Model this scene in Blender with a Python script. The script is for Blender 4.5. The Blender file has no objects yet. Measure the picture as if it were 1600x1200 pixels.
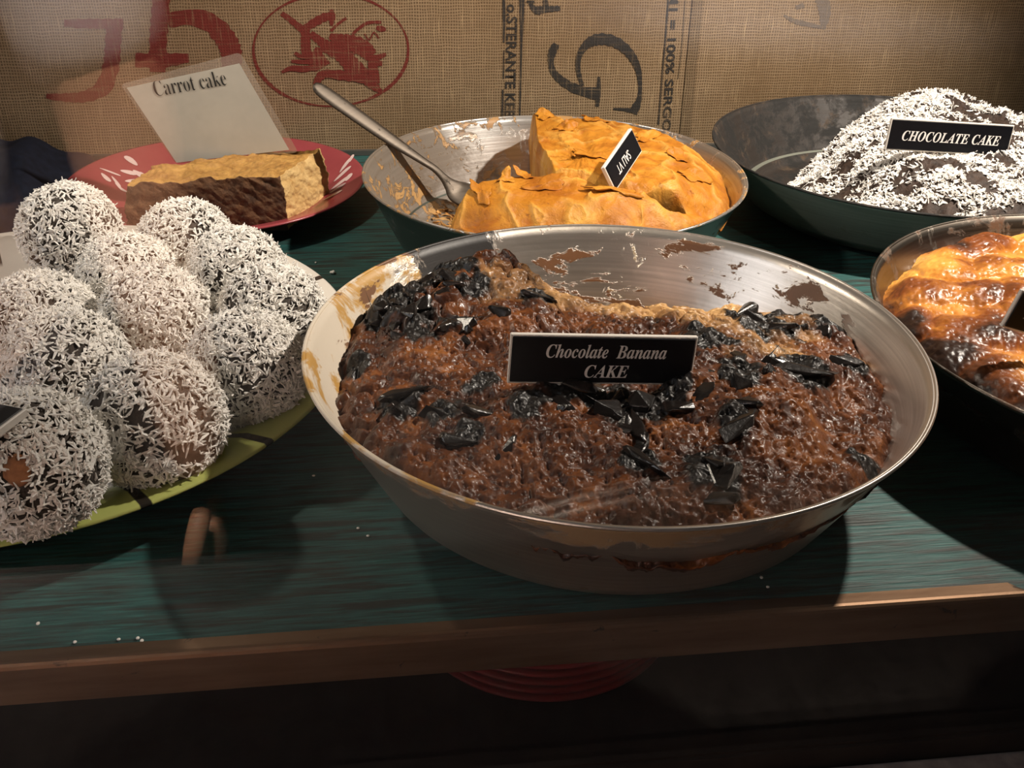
import bpy, bmesh, math, random
import numpy as np
from mathutils import Vector, Matrix

# ------------------------------------------------------------------ camera, world, lamps, exposure
SC = bpy.context.scene
COL = SC.collection
CAM_R = Vector((0.99298611, -0.11685117, 0.01801071))
CAM_U = Vector((0.04331518, 0.50128846, 0.86419539))
CAM_F = Vector((0.1100108, 0.85735388, -0.50283391))
CAM_P = Vector((0, 0, 0.3495))
FPX = 1622.62
cd = bpy.data.cameras.new('camera'); cam = bpy.data.objects.new('camera', cd); COL.objects.link(cam)
cd.sensor_fit = 'HORIZONTAL'; cd.sensor_width = 36; cd.lens = FPX / 1600 * 36
cd.clip_start = 0.01
M = Matrix.Identity(4)
for i in range(3):
    M[i][0], M[i][1], M[i][2], M[i][3] = CAM_R[i], CAM_U[i], -CAM_F[i], CAM_P[i]
cam.matrix_world = M
SC.camera = cam
SC.view_settings.view_transform = 'Standard'; SC.view_settings.look = 'None'
SC.view_settings.gamma = 1; SC.view_settings.use_curve_mapping = False
SC.view_settings.exposure = 0.0
wd = bpy.data.worlds.new('world'); SC.world = wd; wd.use_nodes = True
wd.node_tree.nodes['Background'].inputs[0].default_value = (1.0, 0.9, 0.82, 1)
wd.node_tree.nodes['Background'].inputs[1].default_value = 0.012

def lamp(name, kind, loc, power, color, size=0.03, target=None, angle=100, blend=0.5):
    l = bpy.data.lights.new(name, kind); l.energy = power; l.color = color
    if kind == 'AREA': l.size = size
    else: l.shadow_soft_size = size
    if kind == 'SPOT': l.spot_size = math.radians(angle); l.spot_blend = blend
    o = bpy.data.objects.new(name, l); o.location = loc
    if target is not None:
        o.rotation_euler = (Vector(target) - Vector(loc)).to_track_quat('-Z', 'Y').to_euler()
    COL.objects.link(o); return o
lamp('display_lamp', 'SPOT', (0.64, 0.68, 0.72), 58, (1.0, 0.90, 0.78), 0.016, (0.24, 0.84, 0.02), 84, 0.85)
lamp('display_lamp', 'SPOT', (-0.36, 0.80, 0.52), 7.5, (1.0, 0.88, 0.72), 0.018, (0.16, 0.84, 0.0), 104, 0.9)
lamp('display_lamp', 'SPOT', (0.40, 0.58, 0.74), 11, (1.0, 0.88, 0.70), 0.012, (0.19, 0.775, 0.07), 26, 1.0)
lamp('window_daylight', 'AREA', (-1.7, 0.05, 0.95), 10, (0.92, 0.95, 1.0), 0.9, (0.0, 0.45, 0.0))
lamp('added_reflection_light', 'SPOT', (-0.25, 0.24, 1.15), 330, (1.0, 0.93, 0.86), 0.12, (-0.38, -0.26, 0.08), 52, 0.6)  # added spot, aimed outward to light only the person mirrored in the glass
lamp('added_reflection_light', 'SPOT', (2.6, -6.6, 2.6), 5000, (0.95, 0.95, 1.0), 0.4, (2.6, -6.6, -1.0), 50, 1.0)  # added spot brightening a pavement patch so its reflection hazes the pane

# ------------------------------------------------------------------ helpers
def ray(px, py): return CAM_F + CAM_R * ((px - 800) / FPX) - CAM_U * ((py - 600) / FPX)
def at_y(px, py, y):
    d = ray(px, py); return CAM_P + d * (y / d.y)
def at_z(px, py, z):
    d = ray(px, py); return CAM_P + d * ((z - CAM_P.z) / d.z)

def link(name, me, mats=None, parent=None, loc=None):
    o = bpy.data.objects.new(name, me); COL.objects.link(o)
    if mats:
        for m in (mats if isinstance(mats, (list, tuple)) else [mats]): me.materials.append(m)
    if parent is not None: o.parent = parent
    if loc is not None: o.location = loc
    return o
def tag(o, label=None, cat=None, group=None, kind=None):
    for k, v in (('label', label), ('category', cat), ('group', group), ('kind', kind)):
        if v: o[k] = v
    return o
def empty(name, loc, label, cat, group=None):
    o = bpy.data.objects.new(name, None); COL.objects.link(o); o.location = loc
    o.empty_display_size = 0.02
    return tag(o, label, cat, group)
def mesh_np(name, V, F, smooth=True):
    """V (n,3); F (m,k) one polygon size."""
    V = np.asarray(V, np.float32); F = np.asarray(F, np.int32)
    me = bpy.data.meshes.new(name); k = F.shape[1]
    me.vertices.add(len(V)); me.vertices.foreach_set('co', V.ravel())
    me.loops.add(F.size); me.loops.foreach_set('vertex_index', F.ravel())
    me.polygons.add(len(F)); me.polygons.foreach_set('loop_start', np.arange(0, F.size, k, dtype=np.int32))
    me.polygons.foreach_set('loop_total', np.full(len(F), k, np.int32))
    me.polygons.foreach_set('use_smooth', np.full(len(F), smooth, bool))
    me.update(calc_edges=True); me.validate(); return me
def mesh_py(name, V, F, smooth=False):
    me = bpy.data.meshes.new(name); me.from_pydata([tuple(v) for v in V], [], [tuple(f) for f in F])
    if smooth:
        for p in me.polygons: p.use_smooth = True
    me.update(); return me
def mesh_bm(name, bm, smooth=False):
    bmesh.ops.recalc_face_normals(bm, faces=bm.faces)
    me = bpy.data.meshes.new(name); bm.to_mesh(me); bm.free()
    if smooth:
        for p in me.polygons: p.use_smooth = True
    return me
def grid_faces(nu, nv, wrap_v=False):
    i = np.arange(nu - 1)[:, None]; j = np.arange(nv if wrap_v else nv - 1)[None, :]
    j2 = (j + 1) % nv
    return np.stack([i * nv + j, i * nv + j2, (i + 1) * nv + j2, (i + 1) * nv + j], -1).reshape(-1, 4)
def lathe(name, prof, n=160, smooth=True):
    prof = np.asarray(prof, float); a = np.linspace(0, 2 * np.pi, n, endpoint=False)
    V = np.stack([prof[:, None, 0] * np.cos(a), prof[:, None, 0] * np.sin(a), np.repeat(prof[:, 1:2], n, 1)], -1).reshape(-1, 3)
    return mesh_np(name, V, grid_faces(len(prof), n, True)[:, ::-1], smooth)
def box_bm(bm, lo, hi, bevel=0.0, seg=2):
    g = bmesh.ops.create_cube(bm, size=1)
    for v in g['verts']:
        v.co = Vector([(lo[i] + hi[i]) / 2 + v.co[i] * (hi[i] - lo[i]) for i in range(3)])
    if bevel:
        es = list({e for v in g['verts'] for e in v.link_edges})
        bmesh.ops.bevel(bm, geom=es, offset=bevel, segments=seg, affect='EDGES')
def box(name, lo, hi, mat, parent=None, bevel=0.0, seg=2):
    bm = bmesh.new(); box_bm(bm, lo, hi, bevel, seg)
    return link(name, mesh_bm(name, bm), mat, parent)

# numpy noise
def _hash(i, j, seed):
    h = (i.astype(np.int64) * 374761393 + j.astype(np.int64) * 668265263 + seed * 1274126177) & 0xFFFFFFFF
    h = ((h ^ (h >> 13)) * 1274126177) & 0xFFFFFFFF
    h = (h ^ (h >> 16)) & 0xFFFFFFFF
    return h / 4294967295.0
def vnoise(x, y, seed=0):
    i = np.floor(x); j = np.floor(y); fx = x - i; fy = y - j
    fx = fx * fx * fx * (fx * (fx * 6 - 15) + 10); fy = fy * fy * fy * (fy * (fy * 6 - 15) + 10)
    a = _hash(i, j, seed); b = _hash(i + 1, j, seed); c = _hash(i, j + 1, seed); d = _hash(i + 1, j + 1, seed)
    return (a * (1 - fx) + b * fx) * (1 - fy) + (c * (1 - fx) + d * fx) * fy
def fbm(x, y, s, octv=4, seed=0, gain=0.5):
    t = np.zeros_like(x); a = 1; n = 0; c, sn = math.cos(0.6), math.sin(0.6)
    x = x * s; y = y * s
    for k in range(octv):
        t += a * (vnoise(x, y, seed + k * 17) - 0.5); n += a; a *= gain
        x, y = (c * x - sn * y) * 2.03 + 11.3, (sn * x + c * y) * 2.03 + 5.7
    return t / n * 2
def worley(x, y, s, seed=0):
    x = x * s; y = y * s; i = np.floor(x); j = np.floor(y)
    f1 = np.full(x.shape, 9.0); f2 = np.full(x.shape, 9.0)
    for di in (-1, 0, 1):
        for dj in (-1, 0, 1):
            cx = i + di + _hash(i + di, j + dj, seed); cy = j + dj + _hash(i + di, j + dj, seed + 99)
            d = np.hypot(x - cx, y - cy)
            f2 = np.where(d < f1, f1, np.minimum(f2, d)); f1 = np.minimum(f1, d)
    return f1, f2
def sstep(a, b, x):
    t = np.clip((x - a) / (b - a), 0, 1); return t * t * (3 - 2 * t)

# ------------------------------------------------------------------ materials
class NT:
    def __init__(s, name):
        s.m = bpy.data.materials.new(name); s.m.use_nodes = True; s.t = s.m.node_tree; s.t.nodes.clear()
        s.out = s.n('ShaderNodeOutputMaterial'); s.b = s.n('ShaderNodeBsdfPrincipled')
        s.l(s.b.outputs[0], s.out.inputs[0]); s.co = s.n('ShaderNodeTexCoord').outputs['Object']
    def n(s, t): return s.t.nodes.new(t)
    def l(s, a, b): s.t.links.new(a, b)
    def put(s, v, sock):
        if hasattr(v, 'links'): s.l(v, sock)
        elif isinstance(v, (tuple, list)) and len(v) == 3 and sock.type == 'RGBA': sock.default_value = (*v, 1)
        else: sock.default_value = v
    def mapped(s, scale=(1, 1, 1), rot=(0, 0, 0), loc=(0, 0, 0)):
        m = s.n('ShaderNodeMapping'); s.l(s.co, m.inputs[0])
        m.inputs['Scale'].default_value = scale; m.inputs['Rotation'].default_value = rot; m.inputs['Location'].default_value = loc
        return m.outputs[0]
    def noise(s, scale, detail=4, rough=0.55, dist=0.0, vec=None):
        k = s.n('ShaderNodeTexNoise'); s.l(vec or s.co, k.inputs['Vector'])
        k.inputs['Scale'].default_value = scale; k.inputs['Detail'].default_value = detail
        k.inputs['Roughness'].default_value = rough; k.inputs['Distortion'].default_value = dist
        return k.outputs['Fac']
    def voro(s, scale, feature='F1', vec=None, rand=1.0):
        k = s.n('ShaderNodeTexVoronoi'); s.l(vec or s.co, k.inputs['Vector']); k.feature = feature
        k.inputs['Scale'].default_value = scale; k.inputs['Randomness'].default_value = rand
        return k.outputs['Distance']
    def ramp(s, fac, stops, interp='LINEAR'):
        r = s.n('ShaderNodeValToRGB'); s.l(fac, r.inputs[0]); e = r.color_ramp.elements
        r.color_ramp.interpolation = interp
        while len(e) < len(stops): e.new(0.5)
        for k, (p, c) in enumerate(stops):
            e[k].position = p; e[k].color = (*c, 1) if isinstance(c, tuple) else (c, c, c, 1)
        return r.outputs[0]
    def mix(s, fac, a, b, mode='MIX'):
        x = s.n('ShaderNodeMix'); x.data_type = 'RGBA'; x.blend_type = mode
        s.put(fac, x.inputs[0]); s.put(a, x.inputs[6]); s.put(b, x.inputs[7]); return x.outputs[2]
    def math(s, op, a, b=0.0):
        x = s.n('ShaderNodeMath'); x.operation = op; s.put(a, x.inputs[0]); s.put(b, x.inputs[1]); return x.outputs[0]
    def attr(s, name):
        a = s.n('ShaderNodeAttribute'); a.attribute_name = name; return a.outputs['Fac']
    def xyz(s, vec=None):
        k = s.n('ShaderNodeSeparateXYZ'); s.l(vec or s.co, k.inputs[0]); return k.outputs
    def bump(s, h, strength=0.5, dist=0.001, normal=None):
        k = s.n('ShaderNodeBump'); s.l(h, k.inputs['Height']); k.inputs['Strength'].default_value = strength
        k.inputs['Distance'].default_value = dist
        if normal is not None: s.l(normal, k.inputs['Normal'])
        return k.outputs[0]
    def done(s, color, rough=0.6, metal=0.0, normal=None, spec=0.5, **kw):
        s.put(color, s.b.inputs['Base Color']); s.put(rough, s.b.inputs['Roughness']); s.put(metal, s.b.inputs['Metallic'])
        s.put(spec, s.b.inputs['Specular IOR Level'])
        if normal is not None: s.l(normal, s.b.inputs['Normal'])
        for k, v in kw.items(): s.put(v, s.b.inputs[k.replace('_', ' ')])
        return s.m

def m_teal():
    t = NT('teal_painted_wood')
    g = t.noise(1, 6, 0.65, 0.3, t.mapped((14, 210, 60)))
    g2 = t.noise(1, 5, 0.6, 0.2, t.mapped((30, 520, 60), loc=(3, 1, 0)))
    w = t.noise(9, 5, 0.6)
    c = t.ramp(g2, [(0.30, (0.010, 0.045, 0.043)), (0.55, (0.024, 0.100, 0.094)), (0.8, (0.048, 0.19, 0.175))])
    c = t.mix(t.ramp(g, [(0.40, 1.0), (0.52, 0.0)]), c, (0.022, 0.030, 0.027))
    c = t.mix(t.ramp(w, [(0.60, 0.0), (0.72, 0.7)]), c, (0.045, 0.055, 0.045))
    h = t.math('ADD', g, t.math('MULTIPLY', g2, 0.6))
    return t.done(c, t.ramp(w, [(0.3, 0.45), (0.7, 0.65)]), 0, t.bump(h, 0.55, 0.0012), 0.45)
def m_burlap(name='woven_burlap', dark=1.0, ink=None):
    t = NT(name)
    v = t.n('ShaderNodeVectorMath'); v.operation = 'ADD'
    nz = t.n('ShaderNodeTexNoise'); t.l(t.co, nz.inputs['Vector']); nz.inputs['Scale'].default_value = 60; nz.inputs['Detail'].default_value = 3
    sc = t.n('ShaderNodeVectorMath'); sc.operation = 'SCALE'; t.l(nz.outputs['Color'], sc.inputs[0]); sc.inputs['Scale'].default_value = 0.0032
    t.l(t.co, v.inputs[0]); t.l(sc.outputs[0], v.inputs[1])
    X = t.xyz(v.outputs[0])
    wx = t.math('SINE', t.math('MULTIPLY', X[0], 2 * math.pi / 0.0026))
    wz = t.math('SINE', t.math('MULTIPLY', X[2], 2 * math.pi / 0.0030))
    slx = t.noise(1, 3, 0.5, 0, t.mapped((480, 10, 26))); slz = t.noise(1, 3, 0.5, 0, t.mapped((26, 10, 420)))
    hx = t.math('MULTIPLY', wx, slx); hz = t.math('MULTIPLY', wz, slz)
    h = t.math('MAXIMUM', hx, hz)
    big = t.noise(7, 5, 0.6)
    c = t.ramp(h, [(0.0, (0.13 * dark, 0.083 * dark, 0.045 * dark)), (0.2, (0.215 * dark, 0.145 * dark, 0.083 * dark)), (0.62, (0.34 * dark, 0.24 * dark, 0.145 * dark))])
    c = t.mix(t.ramp(slx, [(0.60, 0.0), (0.75, 0.45)]), c, (0.55 * dark, 0.40 * dark, 0.22 * dark))
    c = t.mix(t.ramp(big, [(0.42, 0.0), (0.72, 0.65)]), c, (0.12 * dark, 0.07 * dark, 0.03 * dark))
    if ink:
        c = t.mix(t.math('MULTIPLY', t.ramp(slz, [(0.54, 0.96), (0.72, 0.55)]), t.ramp(slx, [(0.54, 1.0), (0.72, 0.6)])), c, ink)
    return t.done(c, 0.9, 0, t.bump(h, 0.4, 0.0006), 0.15)
def m_ink(name, col): return m_burlap(name, 1.0, col)
def m_metal(name, col, res_col, res_lo, res_hi, rough=0.33, dark_col=(0.02, 0.018, 0.016), dlo=0.62, dhi=0.68, seed=0, metal=1.0, res_scale=26, lip=None):
    t = NT(name)
    ring = t.noise(1, 4, 0.6, 0, t.mapped((9, 9, 520), loc=(seed, 0, 0)))
    sp = t.noise(res_scale, 8, 0.68, 0.6, t.mapped(loc=(seed * 1.7, seed, 2.0)))
    dk = t.noise(34, 8, 0.72, 0.4, t.mapped(loc=(seed, 4 + seed, 1.0)))
    c = t.mix(t.ramp(ring, [(0.3, 0.0), (0.7, 1.0)]), tuple(x * 0.72 for x in col), col)
    rm = t.ramp(sp, [(res_lo, 0.0), (res_hi, 1.0)]); dm = t.ramp(dk, [(dlo, 0.0), (dhi, 1.0)])
    if lip:
        up = t.ramp(t.math('ADD', t.xyz()[2], t.math('MULTIPLY', t.math('SUBTRACT', sp, 0.5), 0.10)), [(lip, 0.0), (lip + 0.004, 1.0)])
        rm = t.math('MAXIMUM', rm, t.math('MULTIPLY', up, t.ramp(dk, [(0.45, 0.0), (0.52, 1.0)])))
    c = t.mix(rm, c, res_col); c = t.mix(dm, c, dark_col)
    mk = t.math('MULTIPLY', t.math('SUBTRACT', 1.0, rm), t.math('SUBTRACT', 1.0, dm))
    r = t.math('ADD', t.math('MULTIPLY', t.math('SUBTRACT', 1.0, mk), 0.25), t.math('ADD', rough, t.math('MULTIPLY', t.math('SUBTRACT', ring, 0.5), 0.25)))
    h = t.math('ADD', t.math('MULTIPLY', rm, 0.6), t.math('ADD', t.math('MULTIPLY', dm, 0.6), t.math('MULTIPLY', ring, 0.15)))
    return t.done(c, r, t.math('MULTIPLY', mk, metal), t.bump(h, 0.5, 0.0006))
def m_simple(name, col, rough=0.5, metal=0.0, var=0.15, scale=40, bump=0.2, dist=0.0005, spec=0.5, **kw):
    t = NT(name); n = t.noise(scale, 5, 0.6)
    c = t.mix(t.ramp(n, [(0.3, 0.0), (0.7, 1.0)]), tuple(x * (1 - var) for x in col), tuple(min(1, x * (1 + var)) for x in col))
    return t.done(c, rough, metal, t.bump(n, bump, dist), spec, **kw)

MT = dict(
    teal=m_teal(), burlap=m_burlap(), seam=m_burlap('worn_burlap_seam', 0.72),
    red_ink=m_ink('faded_red_ink', (0.14, 0.022, 0.018)), black_ink=m_ink('faded_black_ink', (0.028, 0.026, 0.025)),
    wallback=m_simple('dark_back_board', (0.05, 0.035, 0.025), 0.8),
    darkwood=m_simple('dark_stained_wood', (0.018, 0.013, 0.010), 0.55, var=0.5, scale=30),
    ledge=m_simple('weathered_stone_ledge', (0.16, 0.13, 0.115), 0.8, var=0.35, scale=90, bump=0.5),
    black_plastic=m_simple('black_engraved_plastic', (0.005, 0.005, 0.007), 0.4, var=0.2, scale=200, bump=0.05, spec=0.2),
    white_plastic=m_simple('white_plastic_core', (0.72, 0.68, 0.62), 0.45, var=0.05),
    engraving=m_simple('white_lettering', (0.78, 0.75, 0.72), 0.6, var=0.05),
    paper=m_simple('aged_white_paper', (0.47, 0.44, 0.375), 0.8, var=0.06, scale=60),
    print_ink=m_simple('printed_black_ink', (0.02, 0.018, 0.016), 0.7),
    steel=m_metal('worn_cutlery_steel', (0.095, 0.078, 0.062), (0.08, 0.055, 0.035), 0.66, 0.76, 0.48, seed=9, metal=0.8),
)

# ------------------------------------------------------------------ setting
Y_WALL = 1.0973
def struct(o, label=None):
    o['kind'] = 'structure'
    if label: o['label'] = label
    return o
struct(box('wall_back', (-0.95, Y_WALL + 0.004, -0.35), (1.35, Y_WALL + 0.03, 0.75), MT['wallback']), 'dark board behind the printed burlap')
struct(box('baseboard_back', (-0.8, Y_WALL - 0.006, 0.0), (1.2, Y_WALL, 0.005), m_simple('grey_metal_strip', (0.12, 0.12, 0.11), 0.5, 0.6)), 'thin grey strip where the shelf meets the burlap')
struct(box('floor', (-0.95, 0.358, -0.172), (1.35, Y_WALL + 0.03, -0.15), MT['darkwood']), 'dark wooden deck of the compartment under the shelf')
struct(box('trim_1', (-0.8, 0.3425, -0.095), (1.2, 0.358, -0.0735), MT['darkwood'], bevel=0.002), 'dark bottom rail of the shop window frame')
struct(box('trim_2', (-0.8, 0.16, -0.125), (1.2, 0.342, -0.0855), MT['ledge'], bevel=0.004), 'grey brown ledge outside the glass at the bottom right')

# burlap sheet, slightly rippled
nx, nz = 220, 60
gx = np.linspace(-0.85, 1.25, nx); gz = np.linspace(0.0, 0.55, nz)
GX, GZ = np.meshgrid(gx, gz, indexing='ij')
GY = np.full_like(GX, Y_WALL) + 0.0002 * fbm(GX, GZ, 9, 3, 4)
burlap = link('burlap_sheet', mesh_np('burlap_sheet', np.stack([GX, GY, GZ], -1).reshape(-1, 3), grid_faces(nx, nz)), MT['burlap'])
tag(burlap, 'brown woven burlap sacking with red and black printing stretched along the back wall', 'burlap')
Y_INK = Y_WALL - 0.0004

def ribbon(paths, scale=1.0, off=(0, 0), closed=False):
    """paths: lists of (px, py, width px) on the wall -> flat printed strokes."""
    V, F = [], []
    for pi, path in enumerate(paths):
        yi = Y_INK - 0.00002 * pi
        P = [(off[0] + a / scale, off[1] + b / scale, c / scale) for a, b, c in path]
        n = len(P); dense = []
        for k in range(n - 1):                                   # Catmull-Rom
            p0, p1, p2, p3 = P[max(k - 1, 0)], P[k], P[k + 1], P[min(k + 2, n - 1)]
            for s in range(8):
                u = s / 8
                dense.append([0.5 * ((2 * p1[d]) + (-p0[d] + p2[d]) * u + (2 * p0[d] - 5 * p1[d] + 4 * p2[d] - p3[d]) * u * u + (-p0[d] + 3 * p1[d] - 3 * p2[d] + p3[d]) * u ** 3) for d in range(3)])
        dense.append(list(P[-1])); b0 = len(V)
        for k, (x, y, w) in enumerate(dense):
            a = dense[max(k - 1, 0)]; b = dense[min(k + 1, len(dense) - 1)]
            dx, dy = b[0] - a[0], b[1] - a[1]; L = math.hypot(dx, dy) or 1
            w = w * (1 + 0.10 * math.sin(k * 2.3 + x))
            ox, oy = -dy / L * w / 2, dx / L * w / 2
            V.append(at_y(x + ox, y + oy, yi)); V.append(at_y(x - ox, y - oy, yi))
            if k: i = b0 + 2 * k; F.append((i - 2, i - 1, i + 1, i))
    return V, F
def printed(name, paths, mat, scale=1.0, off=(0, 0), label=None):
    V, F = ribbon(paths, scale, off)
    o = link(name, mesh_py(name, V, F), mat, burlap)
    if label: o['label'] = label
    return o
# big red letters at the left (traced at 4x from 0,0)
printed('printed_letter', [[(400, 145, 50), (560, 148, 62), (770, 150, 66)], [(715, 130, 100), (705, 300, 100), (690, 430, 102), (640, 550, 95), (520, 605, 70), (380, 608, 48), (290, 600, 30)]], MT['red_ink'], 4, label='big faded red letter at the left')
printed('printed_letter', [[(1010, -60, 110), (1000, 100, 110), (990, 250, 110), (985, 450, 100)], [(845, 375, 90), (1000, 378, 90), (1180, 362, 60)],
                           [(1050, 130, 90), (1180, 108, 105), (1310, 140, 120), (1400, 230, 130), (1445, 330, 130), (1440, 470, 120)]], MT['red_ink'], 4, label='big red letter with an arch')
oval = [(517 + 121 * math.cos(t) , 78 + 88 * math.sin(t), 4.0 + 1.5 * math.sin(3 * t)) for t in np.linspace(0, 2 * math.pi, 41)]
printed('printed_oval', [oval], MT['red_ink'], label='red oval ring')
S5 = 5.333
printed('printed_emblem', [
    [(320, 110, 40), (400, 170, 50), (500, 255, 60)], [(500, 250, 60), (590, 190, 70), (690, 140, 70), (770, 140, 50)],
    [(735, 80, 30), (740, 140, 50), (735, 215, 25)], [(730, 260, 26), (790, 200, 22), (860, 150, 26)],
    [(520, 250, 70), (520, 340, 80), (525, 430, 80), (560, 480, 90), (640, 560, 110)], [(640, 400, 60), (620, 470, 100), (670, 560, 130)],
    [(560, 280, 60), (640, 340, 70), (720, 400, 110), (830, 460, 130), (920, 560, 140), (1020, 640, 120)],
    [(720, 300, 50), (800, 330, 100), (900, 360, 140), (1000, 400, 140), (1070, 470, 110)],
    [(910, 290, 26), (960, 240, 26), (1040, 190, 28), (1150, 185, 26)], [(1110, 230, 30), (1150, 240, 50), (1190, 245, 24)],
    [(1010, 280, 12), (1050, 330, 12), (1090, 270, 12), (1130, 320, 12)],
    [(1060, 480, 40), (1130, 475, 46), (1190, 450, 24)], [(1080, 520, 60), (1160, 530, 40)],
    [(1070, 470, 60), (1080, 560, 80), (1090, 640, 90), (1100, 700, 80)], [(1000, 640, 80), (1070, 700, 80), (1150, 765, 36)],
    [(620, 560, 50), (500, 575, 50), (400, 570, 40), (320, 600, 20)], [(600, 520, 20), (480, 515, 40), (400, 510, 22)],
    [(690, 600, 60), (640, 640, 70), (600, 705, 40)], [(680, 610, 70), (800, 625, 80), (920, 640, 80), (1040, 670, 60)],
    [(430, 440, 30), (480, 470, 34), (560, 480, 30)]], MT['red_ink'], S5, (380, 0), 'red running animal emblem inside the oval')
S4 = 4.21
printed('printed_letter', [
    [(545, 290, 44), (520, 340, 54), (508, 410, 36), (530, 480, 44), (600, 545, 56), (700, 595, 64), (830, 620, 84)],
    [(824, 505, 16), (822, 600, 30), (812, 700, 24)],
    [(715, 565, 24), (690, 470, 30), (690, 390, 34), (720, 320, 46), (780, 270, 70), (860, 258, 76), (950, 285, 70), (1030, 355, 58), (1080, 450, 42), (1096, 560, 26), (1090, 650, 34), (1060, 720, 60)],
    [(920, 716, 14), (1000, 722, 22), (1080, 735, 40)]], MT['black_ink'], S4, (740, 0), 'large faded black letter g')
printed('printed_border', [[(198, -10, 16), (200, 100, 20), (198, 280, 10)], [(200, 330, 6), (196, 520, 6)], [(192, 590, 10), (188, 770, 14)]], MT['black_ink'], S4, (740, 0), 'broken thin black line')
printed('printed_border', [[(318, -10, 34), (318, 100, 28), (314, 300, 14), (310, 500, 10), (303, 775, 10)]], MT['black_ink'], S4, (740, 0), 'thin black vertical line')
printed('printed_border', [[(1281, -10, 12), (1262, 250, 10), (1240, 500, 8), (1215, 820, 10)]], MT['black_ink'], S4, (740, 0), 'thin black slanting line')
printed('printed_border', [[(1392, -10, 3), (1370, 300, 3), (1345, 520, 3)]], MT['black_ink'], S4, (740, 0))
printed('printed_mark', [[(370, 20, 20), (400, 60, 40), (440, 70, 60)], [(400, 70, 50), (500, 60, 40), (570, 55, 30)], [(470, 0, 30), (480, 60, 40)], [(540, 40, 20), (560, 70, 20)], [(350, 10, 14), (400, 14, 20)]], MT['black_ink'], S4, (740, 0), 'smudged black marks')
printed('printed_mark', [[(1225, 24, 3), (1242, 33, 7), (1262, 38, 7), (1290, 44, 4)], [(1284, -5, 22), (1289, 20, 18), (1286, 44, 8)], [(1244, 12, 6), (1256, 8, 8)]], m_ink('pale_worn_ink', (0.13, 0.10, 0.075)), label='pale grey worn print at the top')
# darker folded seam of the sack
seam_px = [(1083, -6), (1099, -6), (1076, 236), (1060, 236)]
V = [at_y(x, y, Y_WALL - 0.0012) for x, y in seam_px]
o = link('sack_seam', mesh_py('sack_seam', V + [v + Vector((0, 0.0011, 0)) for v in V], [(0, 1, 2, 3), (4, 7, 6, 5), (0, 4, 5, 1), (1, 5, 6, 2), (2, 6, 7, 3), (3, 7, 4, 0)]), MT['seam'], burlap)
o['label'] = 'darker folded seam of the sacking'

BI = {'bi': (0x1D468, 0x1D482), 'b': (0x1D400, 0x1D41A), 'i': (0x1D434, 0x1D44E)}
def serif(s, st):
    a, b = BI[st]
    return ''.join(chr(a + ord(c) - 65) if 'A' <= c <= 'Z' else chr(b + ord(c) - 97) if 'a' <= c <= 'z' else c for c in s)
def text_mesh(body, height, offset=0.0, extrude=0.0, shear=0.0, space=1.0):
    c = bpy.data.curves.new('text', 'FONT'); c.body = body; c.resolution_u = 4; c.offset = offset; c.extrude = extrude
    c.align_x = 'CENTER'; c.align_y = 'CENTER'; c.size = 1; c.shear = shear; c.space_character = space
    o = bpy.data.objects.new('text', c); COL.objects.link(o); bpy.context.view_layer.update()
    me = bpy.data.meshes.new_from_object(o.evaluated_get(bpy.context.evaluated_depsgraph_get()))
    bpy.data.objects.remove(o)
    n = len(me.vertices); v = np.zeros(n * 3, np.float32); me.vertices.foreach_get('co', v); v = v.reshape(-1, 3)
    v[:, :2] -= (v[:, :2].max(0) + v[:, :2].min(0)) / 2
    k = height / (v[:, 1].max() - v[:, 1].min()); v[:, :2] *= k
    me.vertices.foreach_set('co', v.ravel()); return me, v
def frame(o, origin, xa, ya):
    xa = Vector(xa).normalized(); za = xa.cross(Vector(ya)).normalized(); ya = za.cross(xa)
    m = Matrix.Identity(4)
    for i in range(3): m[i][0], m[i][1], m[i][2], m[i][3] = xa[i], ya[i], za[i], origin[i]
    return m
def wall_text(body, top, bot, height, label, flip=False):
    me, v = text_mesh(body, 1.0, 0.022)
    a, b = at_y(*top, Y_INK), at_y(*bot, Y_INK)
    L = (b - a).length; w = v[:, 0].max() - v[:, 0].min()
    w3 = v.copy(); w3[:, 0] *= L / w; w3[:, 1] *= height; me.vertices.foreach_set('co', w3.ravel())
    o = link('printed_text', me, MT['black_ink'], burlap)
    xa = (b - a) if not flip else (a - b)
    nrm = Vector((0, -1, 0)); ya = nrm.cross(xa)
    o.matrix_world = frame(o, (a + b) / 2, xa, ya); o['label'] = label
wall_text('I : o.STERANTE KEB', (801, -18), (796, 184), 0.0112, 'vertical line of black stencilled letters')
wall_text('M1 = 100% SERGO', (1054, -14), (1041, 206), 0.0095, 'fainter vertical line of stencilled letters')

# teal shelf with a metal edge
shelf = empty('display_shelf', (0, 0.363, 0), 'teal painted wooden shelf with a brass coloured front edge carrying the cakes', 'shelf')
bm = bmesh.new(); box_bm(bm, (-0.95, 0.3655 - 0.363, -0.022), (1.35, Y_WALL - 0.363, -0.0004), 0.0)
link('shelf_board', mesh_bm('shelf_board', bm), MT['teal'], shelf)
t = NT('aged_brass_trim')
n1 = t.noise(1, 5, 0.6, 0, t.mapped((9, 90, 90))); n2 = t.noise(60, 7, 0.7, 0.5)
c = t.ramp(n1, [(0.3, (0.15, 0.085, 0.05)), (0.7, (0.25, 0.16, 0.10))])
sp = t.ramp(n2, [(0.64, 0.0), (0.69, 1.0)])
c = t.mix(sp, c, (0.035, 0.02, 0.012))
MT['brass'] = t.done(c, t.math('ADD', 0.36, t.math('MULTIPLY', n1, 0.2)), t.math('SUBTRACT', 0.85, t.math('MULTIPLY', sp, 0.7)), t.bump(n2, 0.25, 0.0004))
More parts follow.
